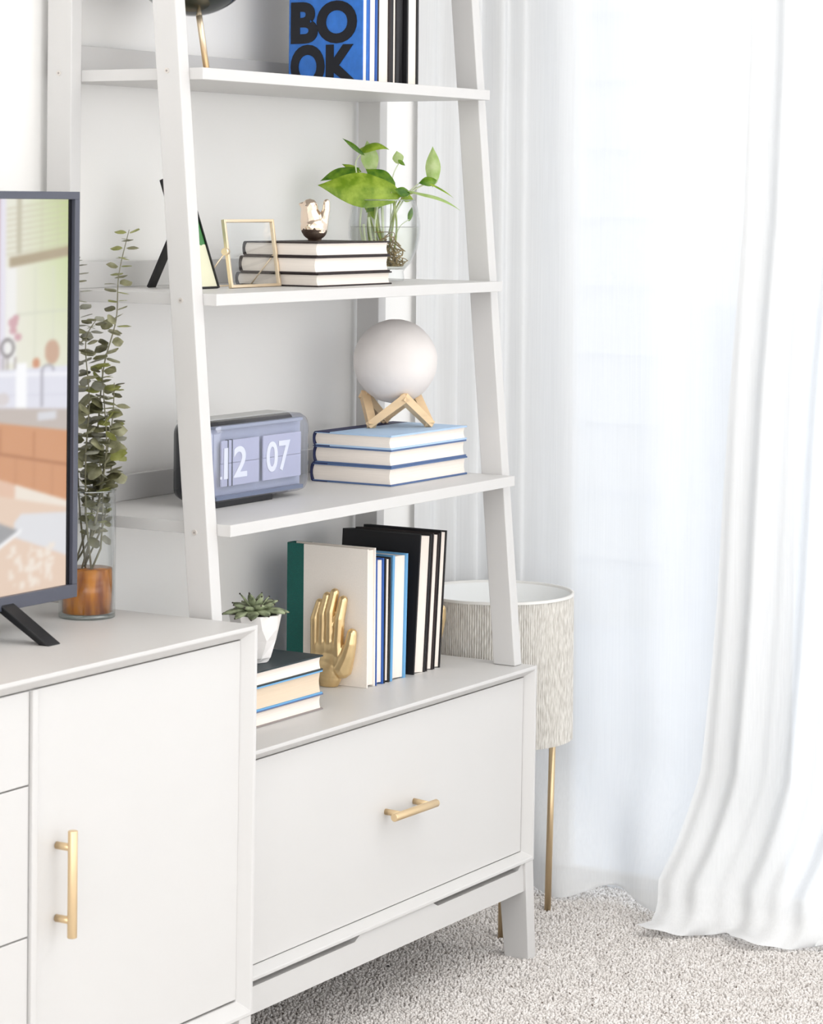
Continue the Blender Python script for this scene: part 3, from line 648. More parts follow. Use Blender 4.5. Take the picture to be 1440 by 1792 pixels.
# base px, tip px, depths, half width, normal tilt, bend, material
PL = [((685, 338), (556, 324), .185, .170, .0325, (toC + Vector((0, 0, .40))), .10, LF, .22),
      ((685, 326), (640, 296), .205, .210, .021, (toC + Vector((.2, 0, .6))), .12, LFD, .2),
      ((620, 297), (560, 317), .215, .205, .0125, (toC + Vector((0, 0, .9))), .18, LFD, .2),
      ((630, 264), (681, 262), .220, .215, .0150, (toC * .6 + Vector((0, 0, 1))), .55, LF, .5),
      ((650, 296), (642, 246), .225, .222, .0155, toC, .05, LFP, .1),
      ((633, 268), (599, 242), .200, .195, .0048, (toC + Vector((0, 0, .6))), .15, LFD, .4),
      ((628, 299), (598, 287), .230, .235, .0068, (toC + Vector((0, 0, .8))), .1, LF, .3),
      ((698, 284), (694, 264), .235, .235, .0100, toC, .0, LFP, .3), ((698, 281), (709, 290), .230, .230, .0035, toC, .1, LFD, .3),
      ((757, 318), (757, 256), .200, .195, .0135, (toC + Vector((-.25, 0, .1))), -.08, LFP, .35),
      ((760, 316), (732, 321), .190, .185, .0105, (toC + Vector((0, 0, .7))), .25, LFD, .3),
      ((750, 320), (794, 347), .185, .180, .0032, (toC * .5 + Vector((0, 0, 1))), .12, LF, .5),
      ((722, 338), (806, 369), .180, .170, .0060, (toC * .5 + Vector((0, 0, 1))), .22, LFP, .5),
      ((714, 338), (690, 331), .180, .175, .0085, (toC + Vector((0, 0, .3))), .1, LFD, .3),
      ((704, 343), (724, 350), .200, .205, .0080, (toC + Vector((0, 0, .3))), .1, LF, .3),
      ((716, 384), (721, 362), .215, .215, .0045, toC, .1, LFD, .4),
      ((672, 345), (640, 372), .195, .200, .010, toC, .05, LFD, .3), ((640, 345), (656, 385), .205, .210, .009, toC, .05, LF, .3)]
for b, t, yb, yt, w_, n_, bd_, m_, fo in PL: leaf(pt, 'leaf', px(*b, yb), px(*t, yt), w_, n_, bd_, m_, fo)
def stem(pts, r, m, name='stem'):
    P = [px(*p) for p in pts]; Q = []
    for i in range(len(P) - 1):
        for k in range(4):
            t = k / 4; a = P[max(i - 1, 0)]; b = P[i]; c = P[i + 1]; d = P[min(i + 2, len(P) - 1)]
            Q.append(.5 * ((2 * b) + (c - a) * t + (2 * a - 5 * b + 4 * c - d) * t * t + (3 * b - 3 * c + d - a) * t ** 3))
    Q.append(P[-1]); build(name, MB().tube(Q, r, 7), m, pt)
GS = [([(634, 352, .20), (630, 400, .205), (642, 440, .21)], .0018, PSTEM), ([(648, 352, .21), (644, 395, .21), (650, 440, .21)], .0022, STEM), ([(662, 350, .195), (656, 400, .20), (660, 445, .21)], .0020, PSTEM), ([(690, 350, .20), (694, 400, .21), (688, 450, .22)], .0018, STEM), ([(684, 336, .185), (690, 370, .20), (684, 420, .215), (678, 465, .22)], .0016, STEM),
      ([(632, 268, .20), (622, 290, .21), (636, 345, .215), (660, 400, .22), (676, 450, .22)], .0013, PSTEM),
      ([(650, 296, .225), (655, 345, .225), (664, 400, .23), (672, 455, .225)], .0022, STEM), ([(616, 300, .215), (640, 350, .21), (650, 390, .21), (666, 440, .215)], .0017, STEM),
      ([(699, 284, .235), (687, 310, .23), (684, 360, .225), (682, 430, .22)], .0010, PSTEM), ([(757, 316, .20), (722, 334, .20), (700, 360, .21), (684, 400, .22), (680, 460, .22)], .0015, PSTEM),
      ([(732, 322, .19), (712, 338, .20), (695, 350, .205), (683, 385, .215)], .0012, PSTEM), ([(722, 338, .18), (705, 345, .19), (690, 372, .21), (680, 410, .22)], .0016, STEM),
      ([(628, 299, .23), (640, 340, .225), (650, 400, .22), (668, 450, .22)], .0010, PSTEM), ([(716, 384, .215), (700, 396, .215), (690, 420, .22)], .0008, PSTEM),
      ([(645, 380, .2), (650, 420, .205), (664, 462, .215)], .0026, PSTEM), ([(656, 350, .2), (660, 400, .2), (676, 440, .21)], .0028, STEM), ([(668, 352, .21), (670, 395, .21), (668, 435, .22)], .0026, PSTEM), ([(636, 392, .2), (640, 425, .2), (652, 455, .21)], .0022, PSTEM)]
for a in GS: stem(*a)
rr = random.Random(5); mb = MB()
for k in range(52):
    a = Vector((VX + rr.uniform(-.012, .014), VY + rr.uniform(-.012, .012), VZ + rr.uniform(.045, .08))); pts = [a]
    d = Vector((rr.uniform(-1, 1), rr.uniform(-1, 1), -1.1))
    for i in range(14):
        d += Vector((rr.gauss(0, .5), rr.gauss(0, .5), rr.gauss(-.12, .4))); d.normalize(); q = pts[-1] + d * .0065
        z_ = min(max(q.z - VZ, .026), .085); rm = np.interp(z_, [.024, .035, .057, .08], [.031, .042, .053, .057]); v = Vector((q.x - VX, q.y - VY, 0))
        if v.length > rm: v = v.normalized() * rm; d = -d
        pts.append(Vector((VX + v.x, VY + v.y, VZ + z_)))
    mb.tube(pts, .0008 if k % 3 else .0013, 5)
r_ = build('roots', mb, ROOT, pt); r_['label'] = 'tangle of thin brown roots'; r_['kind'] = 'stuff'
# ------------------------------------------------------------------ succulent
SX, SY = at(447, 1072, 'y', .150).x, .150
pot = thing('succulent_pot', 'small white faceted pot on the dark green book', 'pot', (SX, SY, ZP))
mb = MB(); N = 8; hts = [(0, .0005, .0), (.022, .0005, 0), (.0265, .008, .2), (.0335, .036, .39), (.0395, .0555, 0.1), (.0425, .0755, .0), (.0395, .0760, 0), (.037, .066, 0), (.0, .066, 0)]
for r, zz, tw in hts:
    for k in range(N):
        a = 2 * math.pi * k / N + tw; mb.v.append((SX + r * math.cos(a), SY + r * math.sin(a), ZP + zz))
for i in range(len(hts) - 1):
    for k in range(N):
        k2 = (k + 1) % N; a, b, c, d = i * N + k, i * N + k2, (i + 1) * N + k2, (i + 1) * N + k; mb.f += [(a, b, c), (a, c, d)]; mb.sm += [False, False]
build('pot_body', mb, mat('white_ceramic', (240, 236, 233), .4, bump=.03, bscale=90), pot)
build('soil', MB().lathe([(0, .0685), (.0365, .0675), (.0370, .0665)], (SX, SY, ZP), 24), mat('soil', (60, 48, 38), .9, noise=.3, nscale=200, bump=.8, bscale=300), pot)
su = thing('succulent', 'grey green rosette succulent with dark tips growing in the white faceted pot', 'plant', (SX, SY, ZP + .069))
m = bpy.data.materials.new('succulent_leaf'); m.use_nodes = True; nt = m.node_tree; b = nt.nodes['Principled BSDF']; b.inputs['Roughness'].default_value = .55
at_ = nt.nodes.new('ShaderNodeTexCoord'); nz = nt.nodes.new('ShaderNodeTexNoise'); nz.inputs['Scale'].default_value = 70; rp = nt.nodes.new('ShaderNodeValToRGB')
rp.color_ramp.elements[0].position = .36; rp.color_ramp.elements[0].color = lin((84, 92, 66)) + (1,); rp.color_ramp.elements[1].position = .58; rp.color_ramp.elements[1].color = lin((164, 174, 138)) + (1,)
nt.links.new(at_.outputs['Object'], nz.inputs['Vector']); nt.links.new(nz.outputs[0], rp.inputs[0]); nt.links.new(rp.outputs[0], b.inputs['Base Color']); SUCC = m
TIPM = mat('succulent_tip', (58, 46, 40), .6)
C0 = Vector((SX, SY, ZP + .0735)); rr = random.Random(11)
def sleaf(az, el, L, w, droop):
    pts = []; rad = []
    h = Vector((math.cos(az), math.sin(az), 0)); sd = Vector((-h.y, h.x, 0)); n = 7; vs = []
    for i in range(n + 1):
        t = i / n; e = el - droop * t * t; p = C0 + h * (L * t * math.cos(el - droop * t * .5)) + Vector((0, 0, L * t * math.sin(el - droop * t * .6) + .002))
        ww = w * (.55 + .45 * math.sin(min(1, t * 1.35) * HP)) * (1 - max(0, t - .6) ** 1.6 * 4.2 * .9); ww = max(ww, .0004); th = ww * .38 + .0006
        for k in range(8):
            a = 2 * math.pi * k / 8; vs.append(p + sd * (ww * math.cos(a)) + Vector((0, 0, 1)) * (th * math.sin(a) + .35 * ww * math.cos(a) ** 2 * .5))
    mb = MB(); fs = [(i * 8 + k, i * 8 + (k + 1) % 8, (i + 1) * 8 + (k + 1) % 8, (i + 1) * 8 + k) for i in range(n) for k in range(8)] + [tuple(n * 8 + k for k in range(8))]
    mb.add(vs, fs, True); lf = build('leaf', mb, SUCC, su)
    tp = MB(); tp.ico(Vector(vs[n * 8]) * .5 + Vector(vs[n * 8 + 4]) * .5, .0016, 1); build('leaf_tip', tp, TIPM, lf)
for k in range(11): sleaf(k * 2 * math.pi / 11 + .2, .30 + rr.uniform(-.06, .08), .052 + rr.uniform(-.004, .004), .0108, .50)
for k in range(9): sleaf(k * 2 * math.pi / 9 + .5, .62 + rr.uniform(-.1, .1), .041, .0098, .30)
for k in range(6): sleaf(k * 2 * math.pi / 6 + .1, 1.0 + rr.uniform(-.1, .1), .036 + rr.uniform(-.004, .004), .0074, .1)
for k in range(3): sleaf(k * 2.1, 1.35, .022, .0045, 0)
# ------------------------------------------------------------------ table lamp on the top shelf
lx = at(320, 117, 'y', .235).x
tl = thing('table_lamp', 'table lamp with a glossy dark green globe and thin gold stem', 'lamp', (lx, .235, 1.5312))
build('base', MB().lathe([(0, .0003), (.078, .0003), (.0785, .002), (.076, .0045), (.01, .0055), (0, .0055)], (lx, .235, 1.5312), 48), PALEGOLD, tl)
a = at(362, 117, 'y', .205); b_ = at(347.5, 22, 'y', .215); a.z = 1.5355; d = (b_ - a)
build('stem', MB().tube([a, a + d * 1.25], .0050, 14), PALEGOLD, tl)
sc_ = at(336, -88, 'y', .222)
build('globe_shade', MB().ico(sc_, .104, 5), mat('dark_green_glass', (14, 26, 20), .12, coat=.5), tl)
# ------------------------------------------------------------------ floor lamp in the corner
LX, LY = .178, .185
fl = thing('floor_lamp', 'drum lamp with ribbed grey linen shade on thin gold legs by curtain', 'lamp', (LX, LY, 0))
m = bpy.data.materials.new('ribbed_linen'); m.use_nodes = True; nt = m.node_tree; b = nt.nodes['Principled BSDF']; b.inputs['Roughness'].default_value = .9
tcn = nt.nodes.new('ShaderNodeTexCoord'); nz = nt.nodes.new('ShaderNodeTexNoise'); mp = nt.nodes.new('ShaderNodeMapping'); mp.inputs['Scale'].default_value = (500, 500, 60); nz.inputs['Scale'].default_value = 1
nt.links.new(tcn.outputs['Object'], mp.inputs[0]); nt.links.new(mp.outputs[0], nz.inputs['Vector']); rp = nt.nodes.new('ShaderNodeValToRGB')
rp.color_ramp.elements[0].position = .3; rp.color_ramp.elements[0].color = lin((184, 179, 172)) + (1,); rp.color_ramp.elements[1].position = .7; rp.color_ramp.elements[1].color = lin((231, 228, 222)) + (1,)
nt.links.new(nz.outputs[0], rp.inputs[0]); nt.links.new(rp.outputs[0], b.inputs['Base Color']); bp = nt.nodes.new('ShaderNodeBump'); bp.inputs['Strength'].default_value = .5; bp.inputs['Distance'].default_value = .002
nt.links.new(nz.outputs[0], bp.inputs['Height']); nt.links.new(bp.outputs[0], b.inputs['Normal'])
mb = MB(); NS = 600; z0, z1 = .345, .612; RS = .143
vs = []
for zz, dr in ((z0, 0), (z1, 0)):
    for k in range(NS): a = 2 * math.pi * k / NS; r = RS + (.0009 if k % 3 == 0 else -.0007); vs.append((LX + r * math.cos(a), LY + r * math.sin(a), zz))
for zz in (z1, z0):
    for k in range(NS): a = 2 * math.pi * k / NS; vs.append((LX + (RS - .003) * math.cos(a), LY + (RS - .003) * math.sin(a), zz))
fs = [(i * NS + k, i * NS + (k + 1) % NS, ((i + 1) % 4) * NS + (k + 1) % NS, ((i + 1) % 4) * NS + k) for i in range(4) for k in range(NS)]
mb.add(vs, fs, False); build('shade', mb, m, fl)
build('rim_tape', MB().lathe([(RS + .0014, -.0035), (RS + .0014, .0015), (RS - .0038, .0015), (RS - .0038, -.0035)], (LX, LY, z1), 96), mat('rim_tape', (226, 224, 220), .8), fl)
q = build('liner', MB().lathe([(RS - .0034, z0 + .002), (RS - .0034, z1 - .003), (RS - .0045, z1 - .003), (RS - .0045, z0 + .002)], (LX, LY, 0), 96), mat('white_liner', (240, 241, 240), .7), fl); q['label'] = 'smooth white inner lining'
for ft in ((.2866, .130), (.0793, .1126), (.168, .305)):
    v = Vector((ft[0] - LX, ft[1] - LY, 0)); tp = v.normalized() * (RS - .012)
    build('leg', MB().tube([(ft[0], ft[1], 0.004), (LX + tp.x, LY + tp.y, .37)], .0062, 14), GOLD, fl)
build('ring', MB().tube([(LX + (RS - .012) * math.cos(a), LY + (RS - .012) * math.sin(a), .37) for a in [2 * math.pi * k / 48 for k in range(49)]], .003, 8, False), GOLD, fl)
build('bulb', MB().ico((LX, LY, .48), .03, 3, (1, 1, 1.2)).tube([(LX, LY, .37), (LX, LY, .46)], .012, 12).tube([(LX - RS + .012, LY, .37), (LX + RS - .012, LY, .37)], .003, 8), mat('frosted_bulb', (244, 244, 240), .5), fl)
# ------------------------------------------------------------------ curtains
SH = sheer('sheer_curtain', (236, 236, 236), .12, .14)
def curtain(name, label, fn, ns, nz, zlist=None):
    vs = []; zs = zlist or [2.45 * (1 - (i / nz)) for i in range(nz + 1)]
    for z in zs:
        for j in range(ns + 1): vs.append(fn(j / ns, z))
    fs = [(i * (ns + 1) + j, i * (ns + 1) + j + 1, (i + 1) * (ns + 1) + j + 1, (i + 1) * (ns + 1) + j) for i in range(len(zs) - 1) for j in range(ns)]
    mb = MB(); mb.add(vs, fs, True); o = build(name, mb, SH, origin=(vs[-1][0], vs[-1][1], 0)); return tag(o, label, 'curtain', 'sheer curtains')
def sm(a, b, x): t = min(1, max(0, (x - a) / (b - a))); return t * t * (3 - 2 * t)
# rear panel: gathered in the corner, then flat across the glass
path = [(.175, .362), (.215, .350), (.255, .364), (.285, .336), (.312, .358), (.335, .318), (.365, .335), (.372, .290), (.398, .292), (.402, .262), (.410, .25), (.412, .20), (.422, .15), (.418, .09), (.425, .02), (.420, -.05), (.424, -.13), (.42, -.21), (.425, -.30)]
PT = [Vector((p[0], p[1], 0)) for p in path]
def rear(s, z):
    f = s * (len(PT) - 1); i = min(int(f), len(PT) - 2); t = f - i
    a, b, c, d = PT[max(i - 1, 0)], PT[i], PT[i + 1], PT[min(i + 2, len(PT) - 1)]
    p = .5 * ((2 * b) + (c - a) * t + (2 * a - 5 * b + 4 * c - d) * t * t + (3 * b - 3 * c + d - a) * t ** 3)
    low = sm(.30, .0, z); x = p.x - low * (.035 + .05 * math.exp(-((s - .52) / .10) ** 2) * math.sin(9 * z) ** 2 + .03 * math.sin(31 * s + 6 * z)); y = p.y
    x += .006 * math.sin(44 * s + 1.2 * z) * (1 - low) * sm(.55, .65, s)
    y += low * .02 * math.sin(23 * s + 2)
    zz = max(z, .010 + .012 * low * (1 + math.sin(27 * s)))
    return (min(x, .478), min(y, .366), zz)
zl = [2.45, 2.2, 1.9, 1.6, 1.3, 1.0, .8, .6, .5, .42] + [.40 - .0133 * k for k in range(31)]
curtain('curtain', 'sheer white curtain hanging flat behind the lamp, gathered in the corner', rear, 150, 0, zl)
# front panel: edge drifts to the left going down, spreads out on the carpet
ez = [0, .031, .0926, .148, .29, .556, .913, 1.122, 1.393, 1.705, 2.45]; ey = [-.085, -.105, -.0973, -.1178, -.157, -.1832, -.2026, -.2177, -.2434, -.2494, -.262]
def front(s, z):
    low = sm(.36, .0, z); e = float(np.interp(z, ez, ey)) ; y = e - s * 1.15
    fold = .012 * math.sin(2 * math.pi * (s * 10.5) + .4 * math.sin(2 * z)) + .007 * math.sin(2 * math.pi * s * 23 + 1.3 * z + 1)
    x = .345 + fold * (1 - .5 * low) - .012 * math.cos(min(s * 40, math.pi))
    x -= low ** 2 * (.045 + .045 * math.exp(-((s - .10) / .06) ** 2) + .02 * math.sin(2 * math.pi * s * 5 + 1))
    if z < .05: x -= (.05 - z) * (.7 + .5 * math.sin(2 * math.pi * s * 6.3 + .6))
    zz = max(z, .010 + .014 * low * (1 + math.sin(41 * s + 1)) * .6)
    return (x, y, zz)
curtain('curtain', 'sheer white curtain panel nearer the viewer, its hem trailing on the carpet', front, 260, 0, zl)
cr = thing('curtain_rod', 'thin white curtain rod above the sheer curtains', 'curtain rod', (.385, -.6, 2.455))
build('rod', MB().tube([(.385, -1.6, 2.455), (.385, .36, 2.455)], .010, 14), FR, cr)
for yy in (-1.55, -.6, .33): build('bracket', MB().box(.385, WX - .0005, yy - .008, yy + .008, 2.449, 2.461), FR, cr)
# ------------------------------------------------------------------ television
TV = thing('television', 'flat television on the console with a painted kitchen reflection', 'television', (-1.55, .18, TB))
tx1, tx0, ty, tz0, tz1 = -1.0885, -1.98, .160, .7625, 1.3445
BEZ = mat('tv_bezel', (74, 76, 88), .38); bw = .011
mb = MB().box(tx0, tx1, ty + .008, ty + .032, tz0, tz1)
build('housing', mb, BLACKP, TV, bevel=.002)
mb = MB().box(tx0, tx1, ty - .001, ty + .009, tz1 - bw, tz1).box(tx0, tx1, ty - .001, ty + .009, tz0, tz0 + .019).box(tx0, tx0 + bw, ty - .001, ty + .009, tz0 + .019, tz1 - bw)
build('bezel', mb, BEZ, TV, bevel=.0008)
build('bezel', MB().box(tx1 - .0105, tx1, ty - .001, ty + .009, tz0 + .019, tz1 - bw), BEZ, TV, bevel=.0008)
build('inner_bezel', MB().box(tx1 - .0168, tx1 - .0103, ty + .0055, ty + .0088, tz0 + .019, tz1 - bw), BLACKP, TV)
for xx in (-1.236, -1.83):
    build('leg', MB().hexa([(xx - .010, ty - .078, (TB + .0002)), (xx + .018, ty - .078, (TB + .0002)), (xx + .018, ty - .060, (TB + .0002)), (xx - .010, ty - .060, (TB + .0002)), (xx - .020, ty + .002, .7730), (xx + .008, ty + .002, .7730), (xx + .008, ty + .026, .7730), (xx - .020, ty + .026, .7730)]), BLACKP, TV, bevel=.002)
    build('leg', MB().hexa([(xx - .010, ty + .088, (TB + .0002)), (xx + .012, ty + .088, (TB + .0002)), (xx + .012, ty + .105, (TB + .0002)), (xx - .010, ty + .105, (TB + .0002)), (xx - .016, ty + .006, .7730), (xx + .006, ty + .006, .7730), (xx + .006, ty + .030, .7730), (xx - .016, ty + .030, .7730)]), BLACKP, TV, bevel=.002)
def screen():
    # kitchen reflection painted as glowing screen colour; drawn in an 130 x 700 raster whose right edge is the right edge of the screen
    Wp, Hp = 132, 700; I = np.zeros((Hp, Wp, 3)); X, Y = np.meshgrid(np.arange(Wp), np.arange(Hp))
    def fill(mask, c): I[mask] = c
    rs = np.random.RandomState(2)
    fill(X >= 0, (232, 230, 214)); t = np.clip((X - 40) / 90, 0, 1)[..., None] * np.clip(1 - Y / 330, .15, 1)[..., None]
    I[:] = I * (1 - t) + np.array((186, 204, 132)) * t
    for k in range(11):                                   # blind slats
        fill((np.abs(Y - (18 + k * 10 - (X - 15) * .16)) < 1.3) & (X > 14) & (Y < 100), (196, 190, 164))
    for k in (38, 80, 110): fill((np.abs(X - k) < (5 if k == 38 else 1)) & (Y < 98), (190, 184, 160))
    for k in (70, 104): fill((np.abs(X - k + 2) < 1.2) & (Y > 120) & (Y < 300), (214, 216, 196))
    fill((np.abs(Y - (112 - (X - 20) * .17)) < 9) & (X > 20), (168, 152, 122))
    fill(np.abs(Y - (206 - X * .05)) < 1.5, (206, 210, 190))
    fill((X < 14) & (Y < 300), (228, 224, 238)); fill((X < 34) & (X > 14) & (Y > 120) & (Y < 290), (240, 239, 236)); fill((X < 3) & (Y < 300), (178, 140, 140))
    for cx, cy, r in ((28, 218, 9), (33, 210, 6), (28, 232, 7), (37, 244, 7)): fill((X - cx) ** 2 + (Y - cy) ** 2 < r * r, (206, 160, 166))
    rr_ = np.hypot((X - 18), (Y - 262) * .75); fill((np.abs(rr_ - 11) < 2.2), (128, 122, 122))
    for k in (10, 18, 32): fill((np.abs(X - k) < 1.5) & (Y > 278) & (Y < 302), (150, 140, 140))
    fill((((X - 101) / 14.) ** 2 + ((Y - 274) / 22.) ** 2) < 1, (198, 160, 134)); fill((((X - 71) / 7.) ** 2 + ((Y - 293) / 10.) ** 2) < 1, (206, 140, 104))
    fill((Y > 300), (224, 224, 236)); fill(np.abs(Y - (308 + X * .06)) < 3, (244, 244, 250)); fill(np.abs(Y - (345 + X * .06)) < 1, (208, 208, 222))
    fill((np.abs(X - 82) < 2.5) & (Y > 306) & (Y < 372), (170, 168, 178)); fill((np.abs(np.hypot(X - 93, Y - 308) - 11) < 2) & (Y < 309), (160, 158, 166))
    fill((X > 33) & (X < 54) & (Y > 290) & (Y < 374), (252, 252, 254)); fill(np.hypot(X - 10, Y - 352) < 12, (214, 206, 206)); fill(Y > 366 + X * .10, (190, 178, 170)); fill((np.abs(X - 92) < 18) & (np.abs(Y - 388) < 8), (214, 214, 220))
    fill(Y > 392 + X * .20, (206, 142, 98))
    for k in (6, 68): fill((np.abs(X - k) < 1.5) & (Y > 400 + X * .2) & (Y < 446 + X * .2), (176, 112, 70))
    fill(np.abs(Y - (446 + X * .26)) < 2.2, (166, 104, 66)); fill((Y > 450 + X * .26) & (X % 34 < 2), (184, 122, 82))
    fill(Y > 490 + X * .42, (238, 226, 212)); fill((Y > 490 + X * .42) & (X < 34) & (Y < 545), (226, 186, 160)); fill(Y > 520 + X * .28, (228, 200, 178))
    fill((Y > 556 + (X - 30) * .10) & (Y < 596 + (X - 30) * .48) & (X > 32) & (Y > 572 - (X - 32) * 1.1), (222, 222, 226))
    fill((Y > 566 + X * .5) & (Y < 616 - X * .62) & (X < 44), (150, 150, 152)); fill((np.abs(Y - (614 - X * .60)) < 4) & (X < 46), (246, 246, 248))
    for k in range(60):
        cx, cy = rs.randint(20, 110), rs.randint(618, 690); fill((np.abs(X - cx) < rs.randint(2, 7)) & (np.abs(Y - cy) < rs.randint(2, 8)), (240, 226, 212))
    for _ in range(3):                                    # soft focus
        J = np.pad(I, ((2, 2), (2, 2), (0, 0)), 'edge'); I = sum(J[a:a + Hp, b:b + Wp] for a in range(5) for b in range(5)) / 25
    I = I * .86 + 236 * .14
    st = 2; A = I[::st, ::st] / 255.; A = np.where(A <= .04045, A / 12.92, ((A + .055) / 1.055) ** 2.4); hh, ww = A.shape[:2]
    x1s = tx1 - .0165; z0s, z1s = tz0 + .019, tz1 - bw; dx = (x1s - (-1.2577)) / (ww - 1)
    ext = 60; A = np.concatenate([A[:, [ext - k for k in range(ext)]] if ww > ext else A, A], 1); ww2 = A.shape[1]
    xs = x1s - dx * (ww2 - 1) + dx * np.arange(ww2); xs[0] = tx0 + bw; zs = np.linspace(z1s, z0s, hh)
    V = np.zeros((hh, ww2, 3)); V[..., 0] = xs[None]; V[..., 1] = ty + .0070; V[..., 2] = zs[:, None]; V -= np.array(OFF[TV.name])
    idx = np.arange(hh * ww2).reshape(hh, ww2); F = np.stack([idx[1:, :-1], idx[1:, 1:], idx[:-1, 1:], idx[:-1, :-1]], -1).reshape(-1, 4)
    me = bpy.data.meshes.new('screen'); me.from_pydata(V.reshape(-1, 3).tolist(), [], F.tolist()); ca = me.color_attributes.new('picture', 'FLOAT_COLOR', 'POINT')  # the 'picture' layer holds the painted kitchen reflection
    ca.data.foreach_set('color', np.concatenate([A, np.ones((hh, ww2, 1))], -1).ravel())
    m = bpy.data.materials.new('painted_reflection'); m.use_nodes = True; nt = m.node_tree; b = nt.nodes['Principled BSDF']; b.inputs['Base Color'].default_value = (.01, .01, .01, 1); b.inputs['Roughness'].default_value = .4
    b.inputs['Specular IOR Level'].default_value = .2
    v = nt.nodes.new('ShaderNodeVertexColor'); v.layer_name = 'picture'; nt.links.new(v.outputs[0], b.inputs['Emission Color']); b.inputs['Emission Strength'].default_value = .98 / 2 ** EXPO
    me.materials.append(m); o = bpy.data.objects.new('screen', me); COL.objects.link(o); o.parent = TV; o['label'] = 'screen with a painted reflection of a kitchen with window, sink and wooden cabinets'
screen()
# ------------------------------------------------------------------ glass cylinder with eucalyptus
EX, EY = at(155, 1078, 'z', TB).x - .004, at(155, 1078, 'z', TB).y
EV = thing('glass_cylinder_vase', 'tall clear cylinder vase with amber filling beside the television', 'vase', (EX, EY, (TB + .0002)))
RV = .0415
build('cylinder', MB().lathe([(0, .0002), (RV, .0002), (RV, .186), (RV - .0025, .186), (RV - .0025, .006), (0, .006)], (EX, EY, (TB + .0002)), 48), GLASS, EV)
build('rim', MB().tube([(EX + (RV - .001) * math.cos(a), EY + (RV - .001) * math.sin(a), (TB + .0002) + .1865) for a in [2 * math.pi * k / 40 for k in range(41)]], .0014, 6, False), MATS['glass_rim'], EV)
build('foot', MB().lathe([(0, .0003), (RV - .0004, .0003), (RV - .0004, .0055), (0, .0055)], (EX, EY, (TB + .0002)), 40), glassy('thick_glass_base', (220, 226, 222), .2), EV)
m = bpy.data.materials.new('amber_filling'); m.use_nodes = True; nt = m.node_tree; b = nt.nodes['Principled BSDF']
tcn = nt.nodes.new('ShaderNodeTexCoord'); mp = nt.nodes.new('ShaderNodeMapping'); mp.inputs['Scale'].default_value = (60, 60, 14); nz = nt.nodes.new('ShaderNodeTexNoise'); nz.inputs['Scale'].default_value = 1; rp = nt.nodes.new('ShaderNodeValToRGB')
nt.links.new(tcn.outputs['Object'], mp.inputs[0]); nt.links.new(mp.outputs[0], nz.inputs['Vector']); nt.links.new(nz.outputs[0], rp.inputs[0])
rp.color_ramp.elements[0].position = .36; rp.color_ramp.elements[0].color = lin((150, 72, 10)) + (1,); rp.color_ramp.elements[1].position = .62; rp.color_ramp.elements[1].color = lin((232, 146, 36)) + (1,)
nt.links.new(rp.outputs[0], b.inputs['Base Color']); b.inputs['Roughness'].default_value = .15; b.inputs['Transmission Weight'].default_value = .35
q = build('amber_filling', MB().lathe([(0, .007), (RV - .0045, .007), (RV - .0045, .071), (0, .071)], (EX, EY, (TB + .0002)), 40), m, EV); q['label'] = 'amber brown filling at the bottom'
EUC = leafmat('eucalyptus_leaf', (118, 116, 84), (170, 168, 136)); EUD = leafmat('eucalyptus_leaf_dark', (66, 64, 42), (124, 122, 90)); EUP = leafmat('eucalyptus_leaf_pale', (136, 134, 122), (168, 168, 152)); EUT = leafmat('eucalyptus_leaf_top', (124, 128, 62), (166, 168, 104))
EST = mat('eucalyptus_stem', (120, 116, 92), .7)
rr = random.Random(21)
DE = (Vector((EX, EY, .85)) - Vector((CX, CY, CZ))).dot(_F)
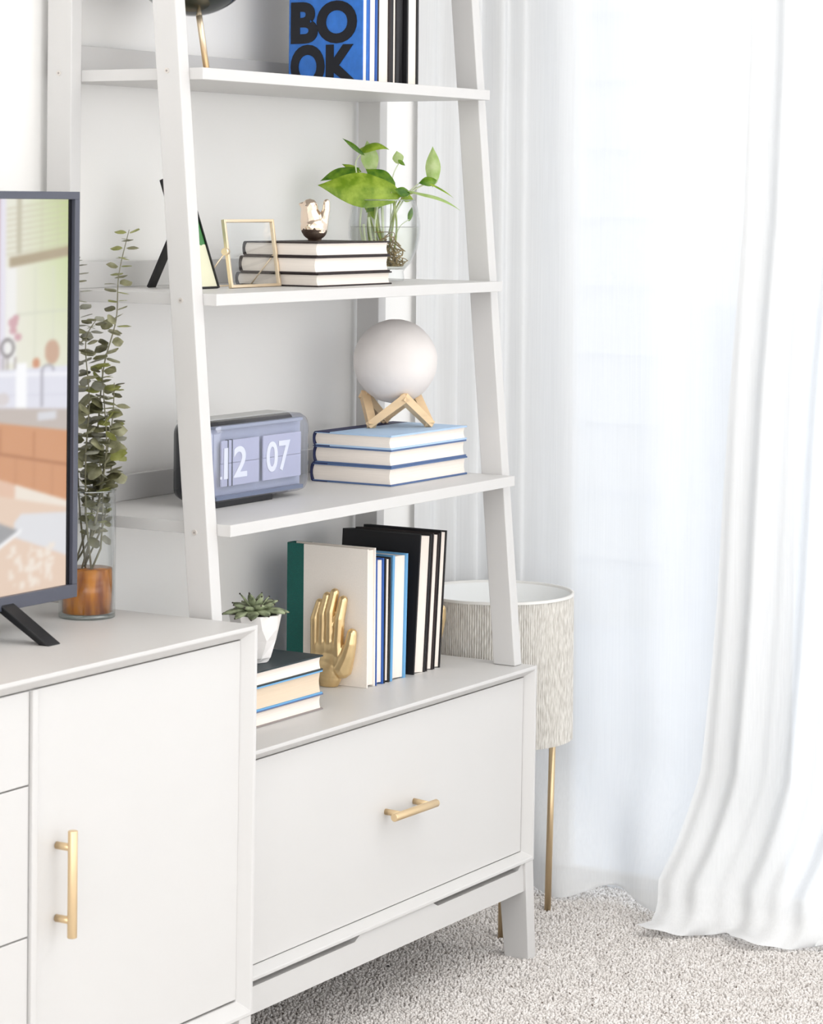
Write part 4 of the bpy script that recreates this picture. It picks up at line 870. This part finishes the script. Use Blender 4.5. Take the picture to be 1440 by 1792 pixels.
def euc(label, pts, npair, size, mats, seed):
    rr = random.Random(seed); P = [dep(p[0], p[1], DE + (p[2] - .235) * 1.5) for p in pts]; Q = []
    for i in range(len(P) - 1):
        for k in range(8):
            t = k / 8; a, b, c, d = P[max(i - 1, 0)], P[i], P[i + 1], P[min(i + 2, len(P) - 1)]
            Q.append(.5 * ((2 * b) + (c - a) * t + (2 * a - 5 * b + 4 * c - d) * t * t + (3 * b - 3 * c + d - a) * t ** 3))
    Q.append(P[-1])
    base = Vector((EX + rr.uniform(-.02, .02), EY + rr.uniform(-.02, .02), (TB + .0002) + .0715)); Q = [base] + Q
    t = thing('eucalyptus_branch', label, 'branch', tuple(base), 'eucalyptus branches in the cylinder vase')
    build('stem', MB().tube(Q, [.0016 - .0010 * i / len(Q) for i in range(len(Q))], 6), EST, t)
    az = rr.uniform(0, 3)
    for k in range(npair):
        f = (.10 + .90 * (k + .4) / npair) * (len(Q) - 1); i = min(int(f), len(Q) - 2); p = Q[i].lerp(Q[i + 1], f - i); az += 1.35 + rr.uniform(-.3, .3)
        u = k / npair; s = size * 1.6 * (1.0 - .38 * u) * rr.uniform(.8, 1.15)
        for sd in (0, math.pi):
            a = az + sd + rr.uniform(-.25, .25); d = Vector((math.cos(a), math.sin(a), rr.uniform(-.15, .35))).normalized()
            q_ = .35 if u > .6 else 1.0; nn = Vector((rr.uniform(-1, .4) * q_, rr.uniform(-1, .3) * q_, .75)).normalized()
            inside = (p.z < .905); dd = d * s
            if inside: dd = dd * .75
            e = p + dd
            if inside or e.z < .91:
                v = Vector((e.x - EX, e.y - EY, 0))
                if v.length > RV - .006: v = v.normalized() * (RV - .006)
                e = Vector((EX + v.x, EY + v.y, e.z))
            if (e - p).length < .006: e = p + Vector((.003, 0, .008))
            leaf(t, 'leaf', p + (e - p) * .12, e, (e - p).length * .40, nn, .12, mats[rr.randrange(len(mats))], .1, False, 5, 4, .55)
euc('tallest eucalyptus branch, rising to the right of the television', [(160, 900, .235), (172, 740, .235), (182, 640, .238), (203, 560, .24), (208, 480, .24), (226, 402, .242)], 25, .0195, [EUC, EUC, EUT, EUD], 1)
euc('eucalyptus branch with grey narrow leaves close behind the television edge', [(140, 900, .24), (133, 760, .25), (136, 640, .25), (138, 540, .25), (133, 450, .25)], 24, .0210, [EUP, EUC, EUP], 2)
euc('bushy eucalyptus branch in the middle of the cylinder vase', [(170, 900, .225), (186, 790, .22), (182, 700, .22), (178, 640, .22)], 17, .0215, [EUC, EUD, EUT], 3)
euc('low eucalyptus branch at the left of the cylinder vase', [(150, 900, .22), (150, 800, .215), (156, 700, .215), (150, 600, .22), (168, 560, .22)], 20, .0205, [EUC, EUD, EUP], 4)
euc('short eucalyptus branch with round leaves at the vase mouth', [(180, 920, .24), (192, 850, .245), (196, 770, .25), (186, 720, .25)], 13, .020, [EUC, EUT, EUP], 5)
euc('dark short eucalyptus branch low in the cylinder vase', [(158, 940, .23), (164, 860, .235), (166, 800, .24)], 12, .0190, [EUD, EUD, EUC], 6)
euc('dense eucalyptus sprig filling the neck of the cylinder vase', [(176, 960, .232), (180, 890, .228), (176, 820, .225), (164, 760, .222)], 14, .0215, [EUC, EUD, EUP], 7)
euc('eucalyptus sprig leaning right out of the cylinder vase', [(166, 930, .228), (178, 840, .225), (196, 740, .222), (200, 670, .222)], 16, .0210, [EUC, EUT, EUD], 8)
